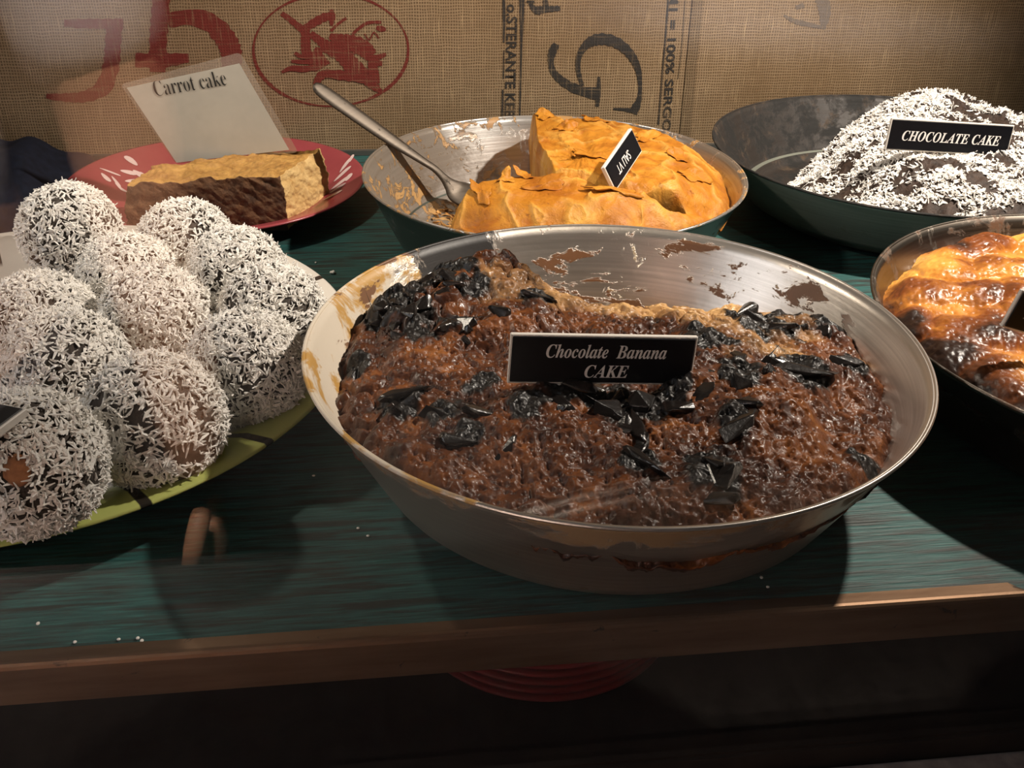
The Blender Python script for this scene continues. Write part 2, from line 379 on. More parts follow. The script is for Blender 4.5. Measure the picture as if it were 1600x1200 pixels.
# L profile: top flange (ends rounded at the right), bevelled nose, front face
pr = [(0.0098, 0.0002), (0.0098, 0.0012), (0.0026, 0.0016), (0.0012, 0.0012), (0.0002, 0.0002), (-0.0004, -0.0014), (-0.0004, -0.0226), (0.0012, -0.0230), (0.0012, -0.0016), (0.0024, 0.0002)]
xs = np.concatenate([np.linspace(-0.85, 0.28, 60), np.linspace(0.29, 0.318, 29), np.linspace(0.33, 1.25, 40)])
V = []
for x in xs:
    fl = 0.0098 - 0.0072 * sstep(0.304, 0.3125, np.array(x)) ** 0.6
    for k, (y, z) in enumerate(pr): V.append((x, min(y, fl), z))
k = len(pr)
F = [(i * k + j, i * k + (j + 1) % k, (i + 1) * k + (j + 1) % k, (i + 1) * k + j) for i in range(len(xs) - 1) for j in range(k)]
F += [tuple(range(k)), tuple(range((len(xs) - 1) * k, len(xs) * k))[::-1]]
bm = bmesh.new(); tmp = mesh_py('edge_trim', V, F); bm.from_mesh(tmp); bmesh.ops.recalc_face_normals(bm, faces=bm.faces); bm.to_mesh(tmp); bm.free()
o = link('edge_trim', tmp, MT['brass'], shelf); o['label'] = 'tarnished brass coloured edge strip'

# ------------------------------------------------------------------ baking pans
def pan(name, C, R, rb, H, mat_in, mat_out, label, th=0.0016, rim_label=None):
    root = empty(name, (C[0], C[1], 0.0002), label, 'baking pan')
    out = [(0.0005, 0), (rb - 0.014, 0), (rb - 0.006, 0.0012), (rb - 0.0015, 0.0045), (rb + 0.0015, 0.010)]
    for s in np.linspace(0.16, 1, 14):
        out.append((rb + (R - rb) * (s ** 0.94), H * s))
    inn = [(R - th, H)]
    for s in np.linspace(1, 0.16, 14)[1:]:
        inn.append((rb + (R - rb) * (s ** 0.94) - th, H * s))
    inn += [(rb - 0.0005, 0.009), (rb - 0.004, 0.0045), (rb - 0.009, 0.0028), (rb - 0.016, 0.0022), (0.0005, 0.0022)]
    me = lathe('pan_body', out + inn, 192)
    me.materials.append(mat_out); me.materials.append(mat_in)
    mi = np.zeros(len(me.polygons), np.int32); mi[(len(out) - 1) * 192:] = 1
    me.polygons.foreach_set('material_index', mi)
    link('pan_body', me, None, root)
    bead = [(R + 0.0004 + 0.0011 * math.cos(a), H - 0.0002 + 0.0011 * math.sin(a)) for a in np.linspace(0, 2 * math.pi, 11)]
    link('rim', lathe('rim', bead, 192), mat_in, root)
    return root
def pan_r(z, R, rb, H, th=0.0016): return rb + (R - rb) * (np.clip(z / H, 0.02, 1) ** 0.94) - th

MC, MR, MB, MH = (0.1216, 0.5043), 0.1705, 0.128, 0.08
BC, BR, BB, BH = (0.14, 0.84), 0.160, 0.128, 0.065
CC, CR, CB, CH = (0.489, 0.905), 0.183, 0.142, 0.058
AC, AR, AB, AH = (0.4845, 0.527), 0.182, 0.146, 0.065
def m_main_pan():
    t = NT('worn_aluminium_with_baked_on_crust')
    X = t.xyz(); ring = t.noise(1, 4, 0.6, 0, t.mapped((9, 9, 520)))
    sp = t.noise(24, 7, 0.66, 0.8); sp2 = t.noise(70, 7, 0.7, 0.4); sp3 = t.noise(1, 6, 0.66, 0.4, t.mapped((30, 30, 75)))
    c = t.mix(t.ramp(ring, [(0.3, 0.0), (0.7, 1.0)]), (0.52, 0.47, 0.42), (0.72, 0.66, 0.60))
    left = t.ramp(t.math('ADD', t.math('MULTIPLY', X[0], -6.0), t.math('SUBTRACT', sp, 0.5)), [(0.62, 0.0), (0.72, 1.0)])      # cream crust on the left wall
    cream = t.mix(t.ramp(sp, [(0.50, 0.0), (0.56, 1.0)]), (0.66, 0.58, 0.47), (0.50, 0.28, 0.07))
    c = t.mix(left, c, cream)
    ang = t.n('ShaderNodeMath'); ang.operation = 'ARCTAN2'; t.l(X[1], ang.inputs[0]); t.l(X[0], ang.inputs[1])
    bk = t.math('SUBTRACT', 1.0, t.math('MULTIPLY', t.math('ABSOLUTE', t.math('SUBTRACT', ang.outputs[0], 2.07)), 3.6))
    burnt = t.math('MULTIPLY', t.ramp(t.math('ADD', bk, t.math('SUBTRACT', sp2, 0.5)), [(0.30, 0.0), (0.38, 1.0)]), t.ramp(t.math('ADD', X[2], t.math('MULTIPLY', t.math('SUBTRACT', sp, 0.5), 0.03)), [(0.050, 0.0), (0.053, 1.0)]))
    drips = t.math('MULTIPLY', t.ramp(sp3, [(0.585, 0.0), (0.61, 1.0)]), t.ramp(X[1], [(0.02, 0.0), (0.05, 1.0)]))
    c = t.mix(drips, c, (0.17, 0.075, 0.03))
    c = t.mix(burnt, c, (0.018, 0.015, 0.014))
    pale = t.ramp(sp2, [(0.66, 0.0), (0.70, 0.8)]); c = t.mix(pale, c, (0.55, 0.42, 0.25))
    dirt = t.math('MAXIMUM', t.math('MAXIMUM', left, burnt), t.math('MAXIMUM', drips, pale))
    r = t.math('ADD', 0.34, t.math('MULTIPLY', dirt, 0.15))
    h = t.math('ADD', t.math('MULTIPLY', dirt, 0.8), t.math('ADD', t.math('MULTIPLY', ring, 0.12), t.math('MULTIPLY', sp2, 0.4)))
    return t.done(c, r, t.math('MULTIPLY', t.math('SUBTRACT', 1.0, dirt), 0.9), t.bump(h, 0.6, 0.0008))
m1i = m_main_pan()
m1o = m_metal('worn_aluminium_outside', (0.46, 0.42, 0.36), (0.27, 0.18, 0.095), 0.62, 0.70, 0.42, seed=2, dlo=0.72, dhi=0.8, lip=0.064, metal=0.88)
def m_pie_pan():
    t = NT('greasy_steel_with_crust')
    X = t.xyz(); ring = t.noise(1, 4, 0.6, 0, t.mapped((9, 9, 520)))
    sp = t.noise(48, 8, 0.7, 0.9); sp2 = t.noise(22, 6, 0.65, 0.5)
    c = t.mix(t.ramp(ring, [(0.3, 0.0), (0.7, 1.0)]), (0.50, 0.48, 0.46), (0.72, 0.70, 0.67))
    left = t.math('ADD', t.math('MULTIPLY', X[0], -3.2), t.math('MULTIPLY', t.math('SUBTRACT', sp2, 0.5), 0.9))
    film = t.math('MAXIMUM', t.ramp(X[2], [(0.0026, 0.85), (0.010, 0.0)]), t.ramp(left, [(0.06, 0.0), (0.30, 0.8)]))
    c = t.mix(film, c, t.mix(sp, (0.060, 0.038, 0.020), (0.17, 0.12, 0.07)))
    scrap = t.math('MULTIPLY', t.ramp(sp, [(0.54, 0.0), (0.57, 1.0)]), t.math('MAXIMUM', t.ramp(left, [(0.05, 0.15), (0.3, 1.0)]), t.ramp(X[2], [(0.052, 0.0), (0.058, 1.0)])))
    c = t.mix(scrap, c, t.mix(sp2, (0.20, 0.075, 0.02), (0.60, 0.38, 0.15)))
    d = t.math('MAXIMUM', film, scrap)
    h = t.math('ADD', scrap, t.math('MULTIPLY', ring, 0.12))
    return t.done(c, t.math('ADD', 0.30, t.math('MULTIPLY', scrap, 0.2)), t.math('MULTIPLY', t.math('SUBTRACT', 1.0, d), 0.92), t.bump(h, 0.7, 0.0012))
m2i = m_pie_pan()
m2o = m_metal('dull_steel_teal_reflection', (0.16, 0.19, 0.17), (0.06, 0.05, 0.04), 0.62, 0.7, 0.40, seed=4)  # green tint in the base colour imitates the teal shelf's reflection
m3i = m_metal('blackened_steel_inside', (0.034, 0.027, 0.023), (0.075, 0.048, 0.028), 0.56, 0.64, 0.55, (0.010, 0.009, 0.008), 0.46, 0.56, seed=5, metal=0.15)
m3o = m_metal('stained_grey_steel_outside', (0.30, 0.32, 0.27), (0.14, 0.11, 0.07), 0.60, 0.72, 0.42, (0.04, 0.04, 0.038), 0.64, 0.72, seed=6, metal=0.45)
m4i = m_metal('dark_steel_inside', (0.22, 0.19, 0.16), (0.10, 0.05, 0.025), 0.58, 0.64, 0.36, seed=7)
m4o = m_metal('dark_steel_outside', (0.12, 0.10, 0.085), (0.05, 0.035, 0.025), 0.60, 0.7, 0.42, seed=8)
pan('baking_pan', MC, MR, MB, MH, m1i, m1o, 'worn silver round baking pan at the front holding the chocolate banana cake')
pan('baking_pan', BC, BR, BB, BH, m2i, m2o, 'round baking pan holding the golden pastry pie, left part empty, by the burlap')
pan('baking_pan', CC, CR, CB, CH, m3i, m3o, 'dark stained baking pan of the coconut topped chocolate cake at the back right')
pan('baking_pan', AC, AR, AB, AH, m4i, m4o, 'dark baking pan of the orange brown lumpy cake cut by the right edge')

# ------------------------------------------------------------------ cakes
def star_radius(poly, O, th):
    """distance from O to the closed polygon along each angle."""
    R = np.full(th.shape, 0.0); n = len(poly)
    dx, dy = np.cos(th), np.sin(th)
    for k in range(n):
        ax, ay = poly[k][0] - O[0], poly[k][1] - O[1]; bx, by = poly[(k + 1) % n][0] - O[0], poly[(k + 1) % n][1] - O[1]
        ex, ey = bx - ax, by - ay
        den = dx * ey - dy * ex; den = np.where(np.abs(den) < 1e-12, 1e-12, den)
        t = (ax * ey - ay * ex) / den; u = (ax * dy - ay * dx) / den
        ok = (t > 0) & (u >= -1e-6) & (u <= 1 + 1e-6)
        R = np.where(ok, np.maximum(R, t), R)
    return R
def cake_mesh(name, C, poly, O, hfun, zb, rbot, nr=200, nt=720, attrs=(), rough_edge=0.0, seed=0):
    """poly/O/hfun in pan-centred coordinates; sides run down to zb inside radius rbot."""
    th = np.linspace(0, 2 * np.pi, nt, endpoint=False)
    R = star_radius(poly, O, th)
    if rough_edge: R = R * (1 + rough_edge * fbm(np.cos(th) * 3, np.sin(th) * 3, 4, 4, seed + 50))
    f = np.linspace(0, 1, nr) ** 0.8; f[0] = 0.002
    X = O[0] + f[:, None] * R * np.cos(th); Y = O[1] + f[:, None] * R * np.sin(th)
    edge = (1 - f)[:, None] * R[None, :]                        # distance to the border
    Z, A = hfun(X, Y, edge)
    ns = 14; sx, sy, sz = [], [], []
    top = np.hypot(X[-1], Y[-1]); k0 = np.minimum(1, rbot / np.maximum(top, 1e-6))
    for q in np.linspace(0, 1, ns + 1)[1:]:
        k = 1 + (k0 - 1) * q
        wob = 1 + 0.010 * fbm(th * 9, np.full_like(th, q * 7.0), 2.2, 3, seed + 9) * (1 - q)
        sx.append(X[-1] * k * wob); sy.append(Y[-1] * k * wob); sz.append(Z[-1] * (1 - q) + zb * q)
    VX = np.vstack([X, sx]); VY = np.vstack([Y, sy]); VZ = np.vstack([Z, sz])
    V = np.stack([VX, VY, VZ], -1).reshape(-1, 3)
    F = grid_faces(len(VX), nt, True)
    me = mesh_np(name, V, F)
    for an, arr in A.items():
        full = np.vstack([arr, np.repeat(arr[-1:], ns, 0)]).ravel().astype(np.float32)
        at = me.attributes.new(an, 'FLOAT', 'POINT'); at.data.foreach_set('value', full)
    return me
def circle_poly(r, a0, a1, n=60):
    return [(r * math.cos(a), r * math.sin(a)) for a in np.linspace(a0, a1, n)]

# --- chocolate banana cake
def to_local(px, py, z, C):
    p = at_z(px, py, z); return p.x - C[0], p.y - C[1]
rin = float(pan_r(0.061, MR, MB, MH)) - 0.0022
bite = [(0.138, 0.076), (0.118, 0.088), (0.098, 0.090), (0.075, 0.083), (0.05, 0.080), (0.02, 0.078), (-0.012, 0.084), (-0.030, 0.100), (-0.042, 0.122), (-0.050, 0.140)]
a_r = math.atan2(0.076, 0.138); a_l = math.atan2(0.140, -0.050)
poly = circle_poly(rin, a_l, a_r + 2 * math.pi, 160) + bite
CHAR = [(640, 470, 60), (600, 500, 50), (700, 450, 45), (660, 520, 50), (740, 480, 40), (840, 490, 30), (1190, 505, 55), (1230, 480, 30), (1300, 500, 40), (640, 635, 45), (690, 650, 40), (900, 625, 60), (970, 650, 65), (1040, 640, 55), (880, 560, 30), (1120, 750, 45), (1355, 710, 38), (1250, 590, 45), (1150, 610, 50), (1100, 560, 40), (740, 690, 25), (1010, 735, 32), (1150, 680, 35), (560, 560, 20), (1340, 560, 30), (760, 610, 30), (820, 650, 30)]
CHARL = [(*to_local(x, y, 0.064, MC), r * 0.00036) for x, y, r in CHAR]
def h_main(X, Y, e):
    r = np.hypot(X, Y)
    base = 0.0745 - 0.0125 * (r / rin) ** 2.2 + 0.010 * sstep(0.02, 0.12, Y) * sstep(0.06, -0.06, X)
    base = base - 0.010 * sstep(0.03, 0.10, Y) * sstep(-0.03, 0.03, X)
    n = 0.0100 * fbm(X, Y, 17, 3, 3) + 0.0042 * fbm(X, Y, 60, 2, 11)
    f1, f2 = worley(X + 0.004 * fbm(X, Y, 60, 2, 5), Y + 0.004 * fbm(X, Y, 60, 2, 6), 62, 7)
    n += 0.0034 * (sstep(0.0, 0.38, f2 - f1) - 0.7) * (0.4 + 0.9 * sstep(-0.2, 0.5, fbm(X, Y, 18, 2, 21)))
    b1, _ = worley(X, Y, 200, 31); n -= 0.0013 * sstep(0.42, 0.1, b1)
    n += 0.0007 * fbm(X, Y, 300, 2, 41)
    ch = np.zeros_like(X)
    for cx, cy, s in CHARL: ch = np.maximum(ch, np.exp(-((X - cx) ** 2 + (Y - cy) ** 2) / (2 * (s * 0.88) ** 2)))
    ch = ch + 0.55 * fbm(X, Y, 70, 3, 61)
    tan = 1.15 * np.exp(-((X - 0.035) ** 2 / (2 * 0.06 ** 2) + (Y - 0.078) ** 2 / (2 * 0.03 ** 2))) + 0.35 * np.exp(-((X - 0.105) ** 2 + (Y - 0.08) ** 2) / (2 * 0.03 ** 2))
    tan = tan + 0.42 * np.exp(-((X - 0.10) ** 2 + (Y - 0.0) ** 2) / (2 * 0.055 ** 2)) + 0.5 * fbm(X, Y, 30, 3, 71)
    z = base + n - 0.007 * sstep(0.012, 0.0, e) ** 1.5
    f1b, f2b = worley(X, Y, 95, 77)                              # slabby chips of chocolate
    z = z + sstep(0.45, 0.75, ch) * (0.0030 * (0.5 - f1b) + 0.001)
    return z, {'char': ch, 'tan': tan}
t = NT('caramel_cake_crust')
n1 = t.noise(38, 7, 0.65, 0.4); n2 = t.noise(150, 5, 0.6)
c = t.ramp(n1, [(0.28, (0.016, 0.005, 0.002)), (0.45, (0.062, 0.017, 0.005)), (0.6, (0.16, 0.048, 0.010)), (0.75, (0.32, 0.12, 0.03))])
c = t.mix(t.ramp(t.attr('tan'), [(0.45, 0.0), (0.95, 0.85)]), c, t.ramp(n1, [(0.3, (0.22, 0.095, 0.03)), (0.62, (0.70, 0.43, 0.18))]))
chm = t.ramp(t.math('ADD', t.attr('char'), t.math('MULTIPLY', t.math('SUBTRACT', n1, 0.5), 0.6)), [(0.50, 0.0), (0.66, 1.0)])
c = t.mix(chm, c, t.ramp(n2, [(0.35, (0.0035, 0.003, 0.0028)), (0.7, (0.016, 0.012, 0.010))]))
v1 = t.voro(420); v2 = t.noise(260, 6, 0.65)
hh = t.math('ADD', t.ramp(v1, [(0.1, 0.0), (0.45, 1.0)]), t.math('MULTIPLY', v2, 1.2))
MT['cake1'] = t.done(c, t.ramp(n2, [(0.3, 0.30), (0.7, 0.58)]), 0, t.bump(hh, 0.35, 0.0008), 0.32, Coat_Weight=0.06, Coat_Roughness=0.12)
cake = link('cake', cake_mesh('cake', MC, poly, (0.0, -0.02), h_main, 0.0035, MB - 0.012, 250, 900, seed=1), MT['cake1'], None, (MC[0], MC[1], 0))
tag(cake, 'glossy brown chocolate banana cake with black chocolate chunks in the front silver pan', 'cake')
# chocolate chunks half sunk in the crust: a part of the cake
MT['choc'] = m_simple('burnt_dark_chocolate', (0.010, 0.0075, 0.0065), 0.24, var=0.5, scale=160, bump=0.35, dist=0.0012, spec=0.7)
rng = random.Random(5)
def chunk_mesh(k):
    bm = bmesh.new(); L, Wd, T = [(0.011, 0.007, 0.004), (0.016, 0.006, 0.0035), (0.008, 0.008, 0.005), (0.013, 0.009, 0.004), (0.022, 0.006, 0.004), (0.009, 0.005, 0.0045), (0.015, 0.011, 0.005)][k]
    for q in range(14):
        v = Vector((rng.uniform(-1, 1), rng.uniform(-1, 1), rng.uniform(-1, 1)))
        m = max(abs(v.x), abs(v.y), abs(v.z)); v /= m ** 0.8
        v.x *= L * (1 - 0.3 * abs(v.y)); v.y *= Wd * (1 - 0.45 * max(0, v.x / L)); v.z *= T; bm.verts.new(v)
    bmesh.ops.convex_hull(bm, input=bm.verts)
    loose = [v for v in bm.verts if not v.link_faces]
    bmesh.ops.delete(bm, geom=loose, context='VERTS')
    bmesh.ops.bevel(bm, geom=list(bm.edges), offset=0.0006, segments=1, affect='EDGES')
    me = mesh_bm('chocolate_chunk', bm); me.materials.append(MT['choc']); return me
chunks = [chunk_mesh(k) for k in range(7)]
def hz(fn, x, y, e=0.05):
    return float(fn(np.array([[x]]), np.array([[y]]), np.array([[e]]))[0][0, 0])
spots = []
big = [(1185, 500, 4, 0.9), (1165, 490, 1, 1.2), (1215, 515, 4, 0.8), (1130, 755, 6, 1.1), (1115, 735, 3, 1.0), (1355, 705, 6, 1.3), (1010, 738, 4, 1.0), (640, 625, 4, 1.1), (620, 640, 1, 1.0), (690, 655, 4, 0.9), (845, 490, 4, 0.9), (780, 512, 5, 1.3), (1260, 585, 4, 1.4), (1220, 580, 4, 1.0), (900, 620, 6, 1.1), (950, 655, 6, 1.2), (1010, 640, 6, 1.0), (990, 670, 4, 1.2), (1050, 655, 3, 1.2), (790, 710, 4, 0.7), (1320, 560, 4, 0.9), (1150, 690, 4, 1.1), (870, 640, 1, 1.2), (930, 610, 3, 1.0), (760, 655, 4, 1.0), (1090, 640, 1, 1.2), (1350, 730, 2, 1.2), (1120, 780, 1, 1.0), (720, 695, 1, 1.0), (1000, 700, 1, 1.1)]
for x, y, kk, s in big: spots.append((*to_local(x, y, 0.066, MC), kk, s))
for x, y, spread, cnt in [(620, 495, 45, 20), (690, 455, 40, 12), (1190, 600, 60, 6), (1290, 500, 30, 4), (960, 650, 70, 8), (730, 520, 40, 6)]:
    for q in range(cnt):
        spots.append((*to_local(x + rng.gauss(0, spread * 0.6), y + rng.gauss(0, spread * 0.42), 0.067, MC), rng.choice([0, 2, 3, 5]), rng.uniform(0.6, 0.95)))
for x, y, kk, s in spots:
    if math.hypot(x, y) > rin - 0.012: continue
    if y > 0.065 and -0.02 < x < 0.12: continue
    o = link('chocolate_chunk', chunks[kk], None, cake)
    o.location = (x, y, hz(h_main, x, y) - 0.0005); sc_ = s * 0.80
    o.rotation_euler = (rng.uniform(-0.45, 0.45), rng.uniform(-0.4, 0.4), rng.uniform(0, 6.28)); o.scale = (sc_, sc_, sc_)

# --- golden filo pie
rb_in = float(pan_r(0.052, BR, BB, BH)) - 0.002
polyb = circle_poly(rb_in, math.atan2(-0.105, -0.098) + 2 * math.pi, math.atan2(0.14, -0.002) + 2 * math.pi, 140)[::-1]
a0 = math.atan2(0.14, -0.002); a1 = math.atan2(-0.105, -0.098)
polyb = circle_poly(rb_in, a1, a0, 140) + [(-0.005, 0.10), (-0.014, 0.03), (-0.012, -0.03), (-0.013, -0.055), (-0.045, -0.064), (-0.077, -0.070), (-0.088, -0.085)]
SLIT = [(0.0396, -0.0884), (0.0552, -0.0957), (0.0678, -0.1001), (0.0850, -0.0967)]
def seg_dist(X, Y, P):
    d = np.full(X.shape, 9.0)
    for (ax, ay), (bx, by) in zip(P[:-1], P[1:]):
        u = np.clip(((X - ax) * (bx - ax) + (Y - ay) * (by - ay)) / ((bx - ax) ** 2 + (by - ay) ** 2), 0, 1)
        d = np.minimum(d, np.hypot(X - ax - u * (bx - ax), Y - ay - u * (by - ay)))
    return d
def h_filo(X, Y, e):
    r = np.hypot(X, Y)
    z = 0.083 - 0.004 * sstep(0.03, 0.15, r)
    z = z - 0.024 * sstep(0.048, 0.0, rb_in - r) ** 1.6 - 0.010 * sstep(0.012, 0.0, e) ** 2
    # creases between coiled rolls
    d1 = seg_dist(X, Y, [(-0.013, -0.055), (0.015, -0.068), (0.04, -0.0884), (0.083, -0.097), (0.118, -0.083)])
    z = z - 0.0065 * np.exp(-(d1 / 0.007) ** 2)
    d2 = seg_dist(X, Y, [(0.02, 0.15), (0.03, 0.07), (0.028, 0.0), (0.0, -0.04)])
    z = z - 0.0028 * np.exp(-(d2 / 0.005) ** 2)
    wx = X + 0.012 * fbm(X, Y, 22, 2, 8); wy = Y + 0.012 * fbm(X, Y, 22, 2, 9)
    rid = 1 - np.abs(fbm(wx, wy, 30, 3, 12)) * 2.2
    z = z + 0.0030 * fbm(X, Y, 28, 3, 2) + 0.0022 * np.clip(rid, 0, 1) ** 3
    a = np.arctan2(Y + 0.02, X - 0.02)
    z = z + 0.0011 * fbm(a * 3.0, r * 30, 2.6, 3, 15) + 0.0007 * fbm(X, Y, 110, 3, 16)
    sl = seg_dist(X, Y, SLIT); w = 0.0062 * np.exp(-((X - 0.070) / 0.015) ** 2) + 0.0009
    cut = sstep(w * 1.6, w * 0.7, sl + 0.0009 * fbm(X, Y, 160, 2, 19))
    z = z - 0.026 * cut
    blob = np.exp(-((X - 0.02) ** 2 + (Y - 0.055) ** 2) / (2 * 0.007 ** 2)); z = z + 0.004 * blob * (0.5 + fbm(X, Y, 140, 2, 20))
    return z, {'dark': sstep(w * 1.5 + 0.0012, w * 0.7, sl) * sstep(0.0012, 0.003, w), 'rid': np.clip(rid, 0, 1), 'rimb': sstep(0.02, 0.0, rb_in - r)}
t = NT('golden_filo_pastry')
n1 = t.noise(24, 6, 0.6, 0.8); n2 = t.noise(95, 6, 0.65, 0.4)
c = t.ramp(n1, [(0.25, (0.22, 0.060, 0.006)), (0.42, (0.38, 0.135, 0.012)), (0.55, (0.48, 0.195, 0.020)), (0.74, (0.62, 0.31, 0.050))])
c = t.mix(t.math('MULTIPLY', t.ramp(t.attr('rid'), [(0.55, 0.0), (0.95, 1.0)]), 0.40), c, (0.72, 0.42, 0.095))
n3 = t.noise(46, 5, 0.6, 1.0)
c = t.mix(t.ramp(n3, [(0.56, 0.0), (0.70, 0.75)]), c, (0.33, 0.10, 0.012))
c = t.mix(t.ramp(n2, [(0.64, 0.0), (0.72, 0.9)]), c, (0.15, 0.045, 0.010))
c = t.mix(t.math('MULTIPLY', t.attr('rimb'), t.ramp(n2, [(0.35, 0.1), (0.6, 0.8)])), c, (0.30, 0.10, 0.018))
c = t.mix(t.attr('dark'), c, (0.022, 0.008, 0.004))  # shade inside the slit painted into the pastry colour
hh = t.math('ADD', t.noise(70, 6, 0.7, 1.2), t.math('MULTIPLY', t.noise(330, 4, 0.6), 0.3))
MT['filo'] = t.done(c, 0.42, 0, t.bump(hh, 0.8, 0.0020), 0.22)
pie = link('pie', cake_mesh('pie', BC, polyb, (0.02, -0.085), h_filo, 0.0035, BB - 0.012, 230, 760, rough_edge=0.012, seed=2), MT['filo'], None, (BC[0], BC[1], 0))
tag(pie, 'golden brown filo pastry pie with a missing slice in the pan before the burlap', 'pie')
# torn flaps of pastry lifting from the top
frng = random.Random(12)
def flap(cx, cy, rx, ry, rot, curl, seed):
    nu, nv = 9, 28; V = []
    for i in range(nu):
        f = i / (nu - 1)
        for j in range(nv):
            a = 2 * math.pi * j / nv; k = 1 + 0.22 * math.sin(3 * a + seed) + 0.14 * math.sin(7 * a + 2 * seed)
            x, y = rx * f * k * math.cos(a), ry * f * k * math.sin(a)
            X, Y = cx + x * math.cos(rot) - y * math.sin(rot), cy + x * math.sin(rot) + y * math.cos(rot)
            V.append((X, Y, hz(h_filo, X, Y) + 0.0006 + curl * max(0, f * math.cos(a - 0.6)) ** 2 + 0.0006 * math.sin(5 * a + seed) * f))
    me = mesh_np('pastry_flake', V, grid_faces(nu, nv, True))
    o = link('pastry_flake', me, MT['filo'], pie); md = o.modifiers.new('thickness', 'SOLIDIFY'); md.thickness = 0.0005
for args in [(0.018, 0.055, 0.010, 0.007, 0.4, 0.007, 1), (0.05, 0.09, 0.016, 0.009, 2.0, 0.003, 2), (0.085, 0.03, 0.018, 0.008, 0.9, 0.003, 3), (0.03, -0.02, 0.020, 0.010, 2.6, 0.004, 4), (-0.02, -0.085, 0.016, 0.008, 0.2, 0.003, 5),
             (-0.05, -0.075, 0.007, 0.006, 0.8, 0.006, 6), (0.03, -0.10, 0.020, 0.008, 2.9, 0.003, 7), (0.105, -0.055, 0.014, 0.007, 0.3, 0.003, 8), (0.10, -0.02, 0.014, 0.008, 1.4, 0.003, 9), (0.005, 0.10, 0.012, 0.007, 1.1, 0.005, 10), (-0.035, -0.066, 0.008, 0.006, 2.2, 0.006, 11), (-0.07, -0.09, 0.012, 0.007, 1.9, 0.004, 12)]:
    flap(*args)
# crumbs left in the pan
def flakes(n, pos, length, width, seed, tilt=0.35, thick=0.35, curl=0.5, normals=None):
    """n bent slivers -> V, F.  pos (n,3) base points, normals (n,3)."""
    rg = np.random.default_rng(seed)
    nrm = normals if normals is not None else np.tile([0, 0, 1.0], (n, 1))
    rnd = rg.normal(size=(n, 3)); tx = np.cross(nrm, rnd); tx /= np.linalg.norm(tx, axis=1, keepdims=True) + 1e-9
    ti = rg.normal(0, tilt, n)[:, None]
    d = tx * np.cos(ti) + nrm * np.abs(np.sin(ti)); b = np.cross(nrm, d); b /= np.linalg.norm(b, axis=1, keepdims=True); u = np.cross(d, b)
    roll = rg.uniform(-1.2, 1.2, n)[:, None]; b, u = b * np.cos(roll) + u * np.sin(roll), u * np.cos(roll) - b * np.sin(roll)
    L = length * rg.uniform(0.5, 1.3, n)[:, None]; Wd = width * rg.uniform(0.6, 1.3, n)[:, None]; T = Wd * thick
    cv = rg.normal(0, curl, n)[:, None] * L * 0.35; cu = rg.normal(0, curl, n)[:, None] * L * 0.25
    secs = []
    for s, wf in ((-0.5, 0.45), (0.0, 1.0), (0.5, 0.35)):
        c = pos + d * L * s + b * cv * (s * s * 4 - 0.5) + u * cu * (s * s * 4 - 0.5)
        secs += [c + b * Wd * 0.5 * wf + u * T * 0.2, c + u * T * 0.5, c - b * Wd * 0.5 * wf + u * T * 0.2, c - u * T * 0.5]
    V = np.stack(secs, 1).reshape(-1, 3)
    f = []
    for s in (0, 4):
        for q in range(4): f.append((s + q, s + (q + 1) % 4, s + 4 + (q + 1) % 4, s + 4 + q))
    f += [(3, 2, 1, 0), (8, 9, 10, 11)]
    F = (np.arange(n)[:, None, None] * 12 + np.array(f)[None]).reshape(-1, 4)
    return V, F
rg = np.random.default_rng(3)
n = 420; th = rg.uniform(1.7, 3.95, n); rr = 0.118 * np.sqrt(rg.uniform(0.02, 1, n))
P = np.stack([rr * np.cos(th), rr * np.sin(th), np.full(n, 0.0034)], 1)
keep = ~((P[:, 0] > -0.02) | ((P[:, 1] < -0.05))); P = P[keep]
V, F = flakes(len(P), P, 0.008, 0.0042, 4, 0.3, 0.3)
o = link('pastry_crumbs', mesh_np('pastry_crumbs', V, F, False), m_simple('baked_pastry_crumb', (0.40, 0.21, 0.065), 0.5, var=0.5, scale=90), None, (BC[0], BC[1], 0))
tag(o, 'golden pastry crumbs scattered over the emptied part of the pie pan', 'crumbs', kind='stuff')

# --- chocolate cake with coconut
rc_in = float(pan_r(0.05, CR, CB, CH)) - 0.002
polyc = circle_poly(rc_in, -1.95, math.atan2(0.155, 0.0), 140) + [(-0.02, 0.12), (-0.05, 0.085), (-0.085, 0.055), (-0.112, 0.03), (-0.128, 0.0), (-0.108, -0.07)]
def h_choc(X, Y, e):
    r = np.hypot(X, Y)
    q = X - 0.62 * np.maximum(Y - 0.015, 0)
    ramp_ = sstep(-0.135, 0.0, q + 0.010 * fbm(X, Y, 22, 2, 80))
    z = 0.006 + 0.062 * ramp_ + 0.016 * np.exp(-((X - 0.06) ** 2 + (Y - 0.08) ** 2) / (2 * 0.06 ** 2))
    z = z - 0.022 * sstep(0.06, 0.0, rc_in - r) ** 1.5 * ramp_
    z = z + 0.0055 * fbm(X, Y, 34, 4, 81) + 0.0032 * fbm(X, Y, 140, 3, 82)
    z = np.maximum(z, 0.0042)
    return z, {'e': e}
t = NT('dark_chocolate_cake'); n1 = t.noise(120, 6, 0.7)
MT['cake3'] = t.done(t.ramp(n1, [(0.3, (0.012, 0.007, 0.005)), (0.7, (0.060, 0.034, 0.022))]), 0.6, 0, t.bump(n1, 0.8, 0.0025), 0.4)
ck3 = link('cake', cake_mesh('cake', CC, polyc, (0.07, -0.01), h_choc, 0.0035, CB - 0.012, 130, 520, rough_edge=0.02, seed=3), MT['cake3'], None, (CC[0], CC[1], 0))
tag(ck3, 'dark chocolate cake heaped with white coconut flakes at the back right', 'cake')
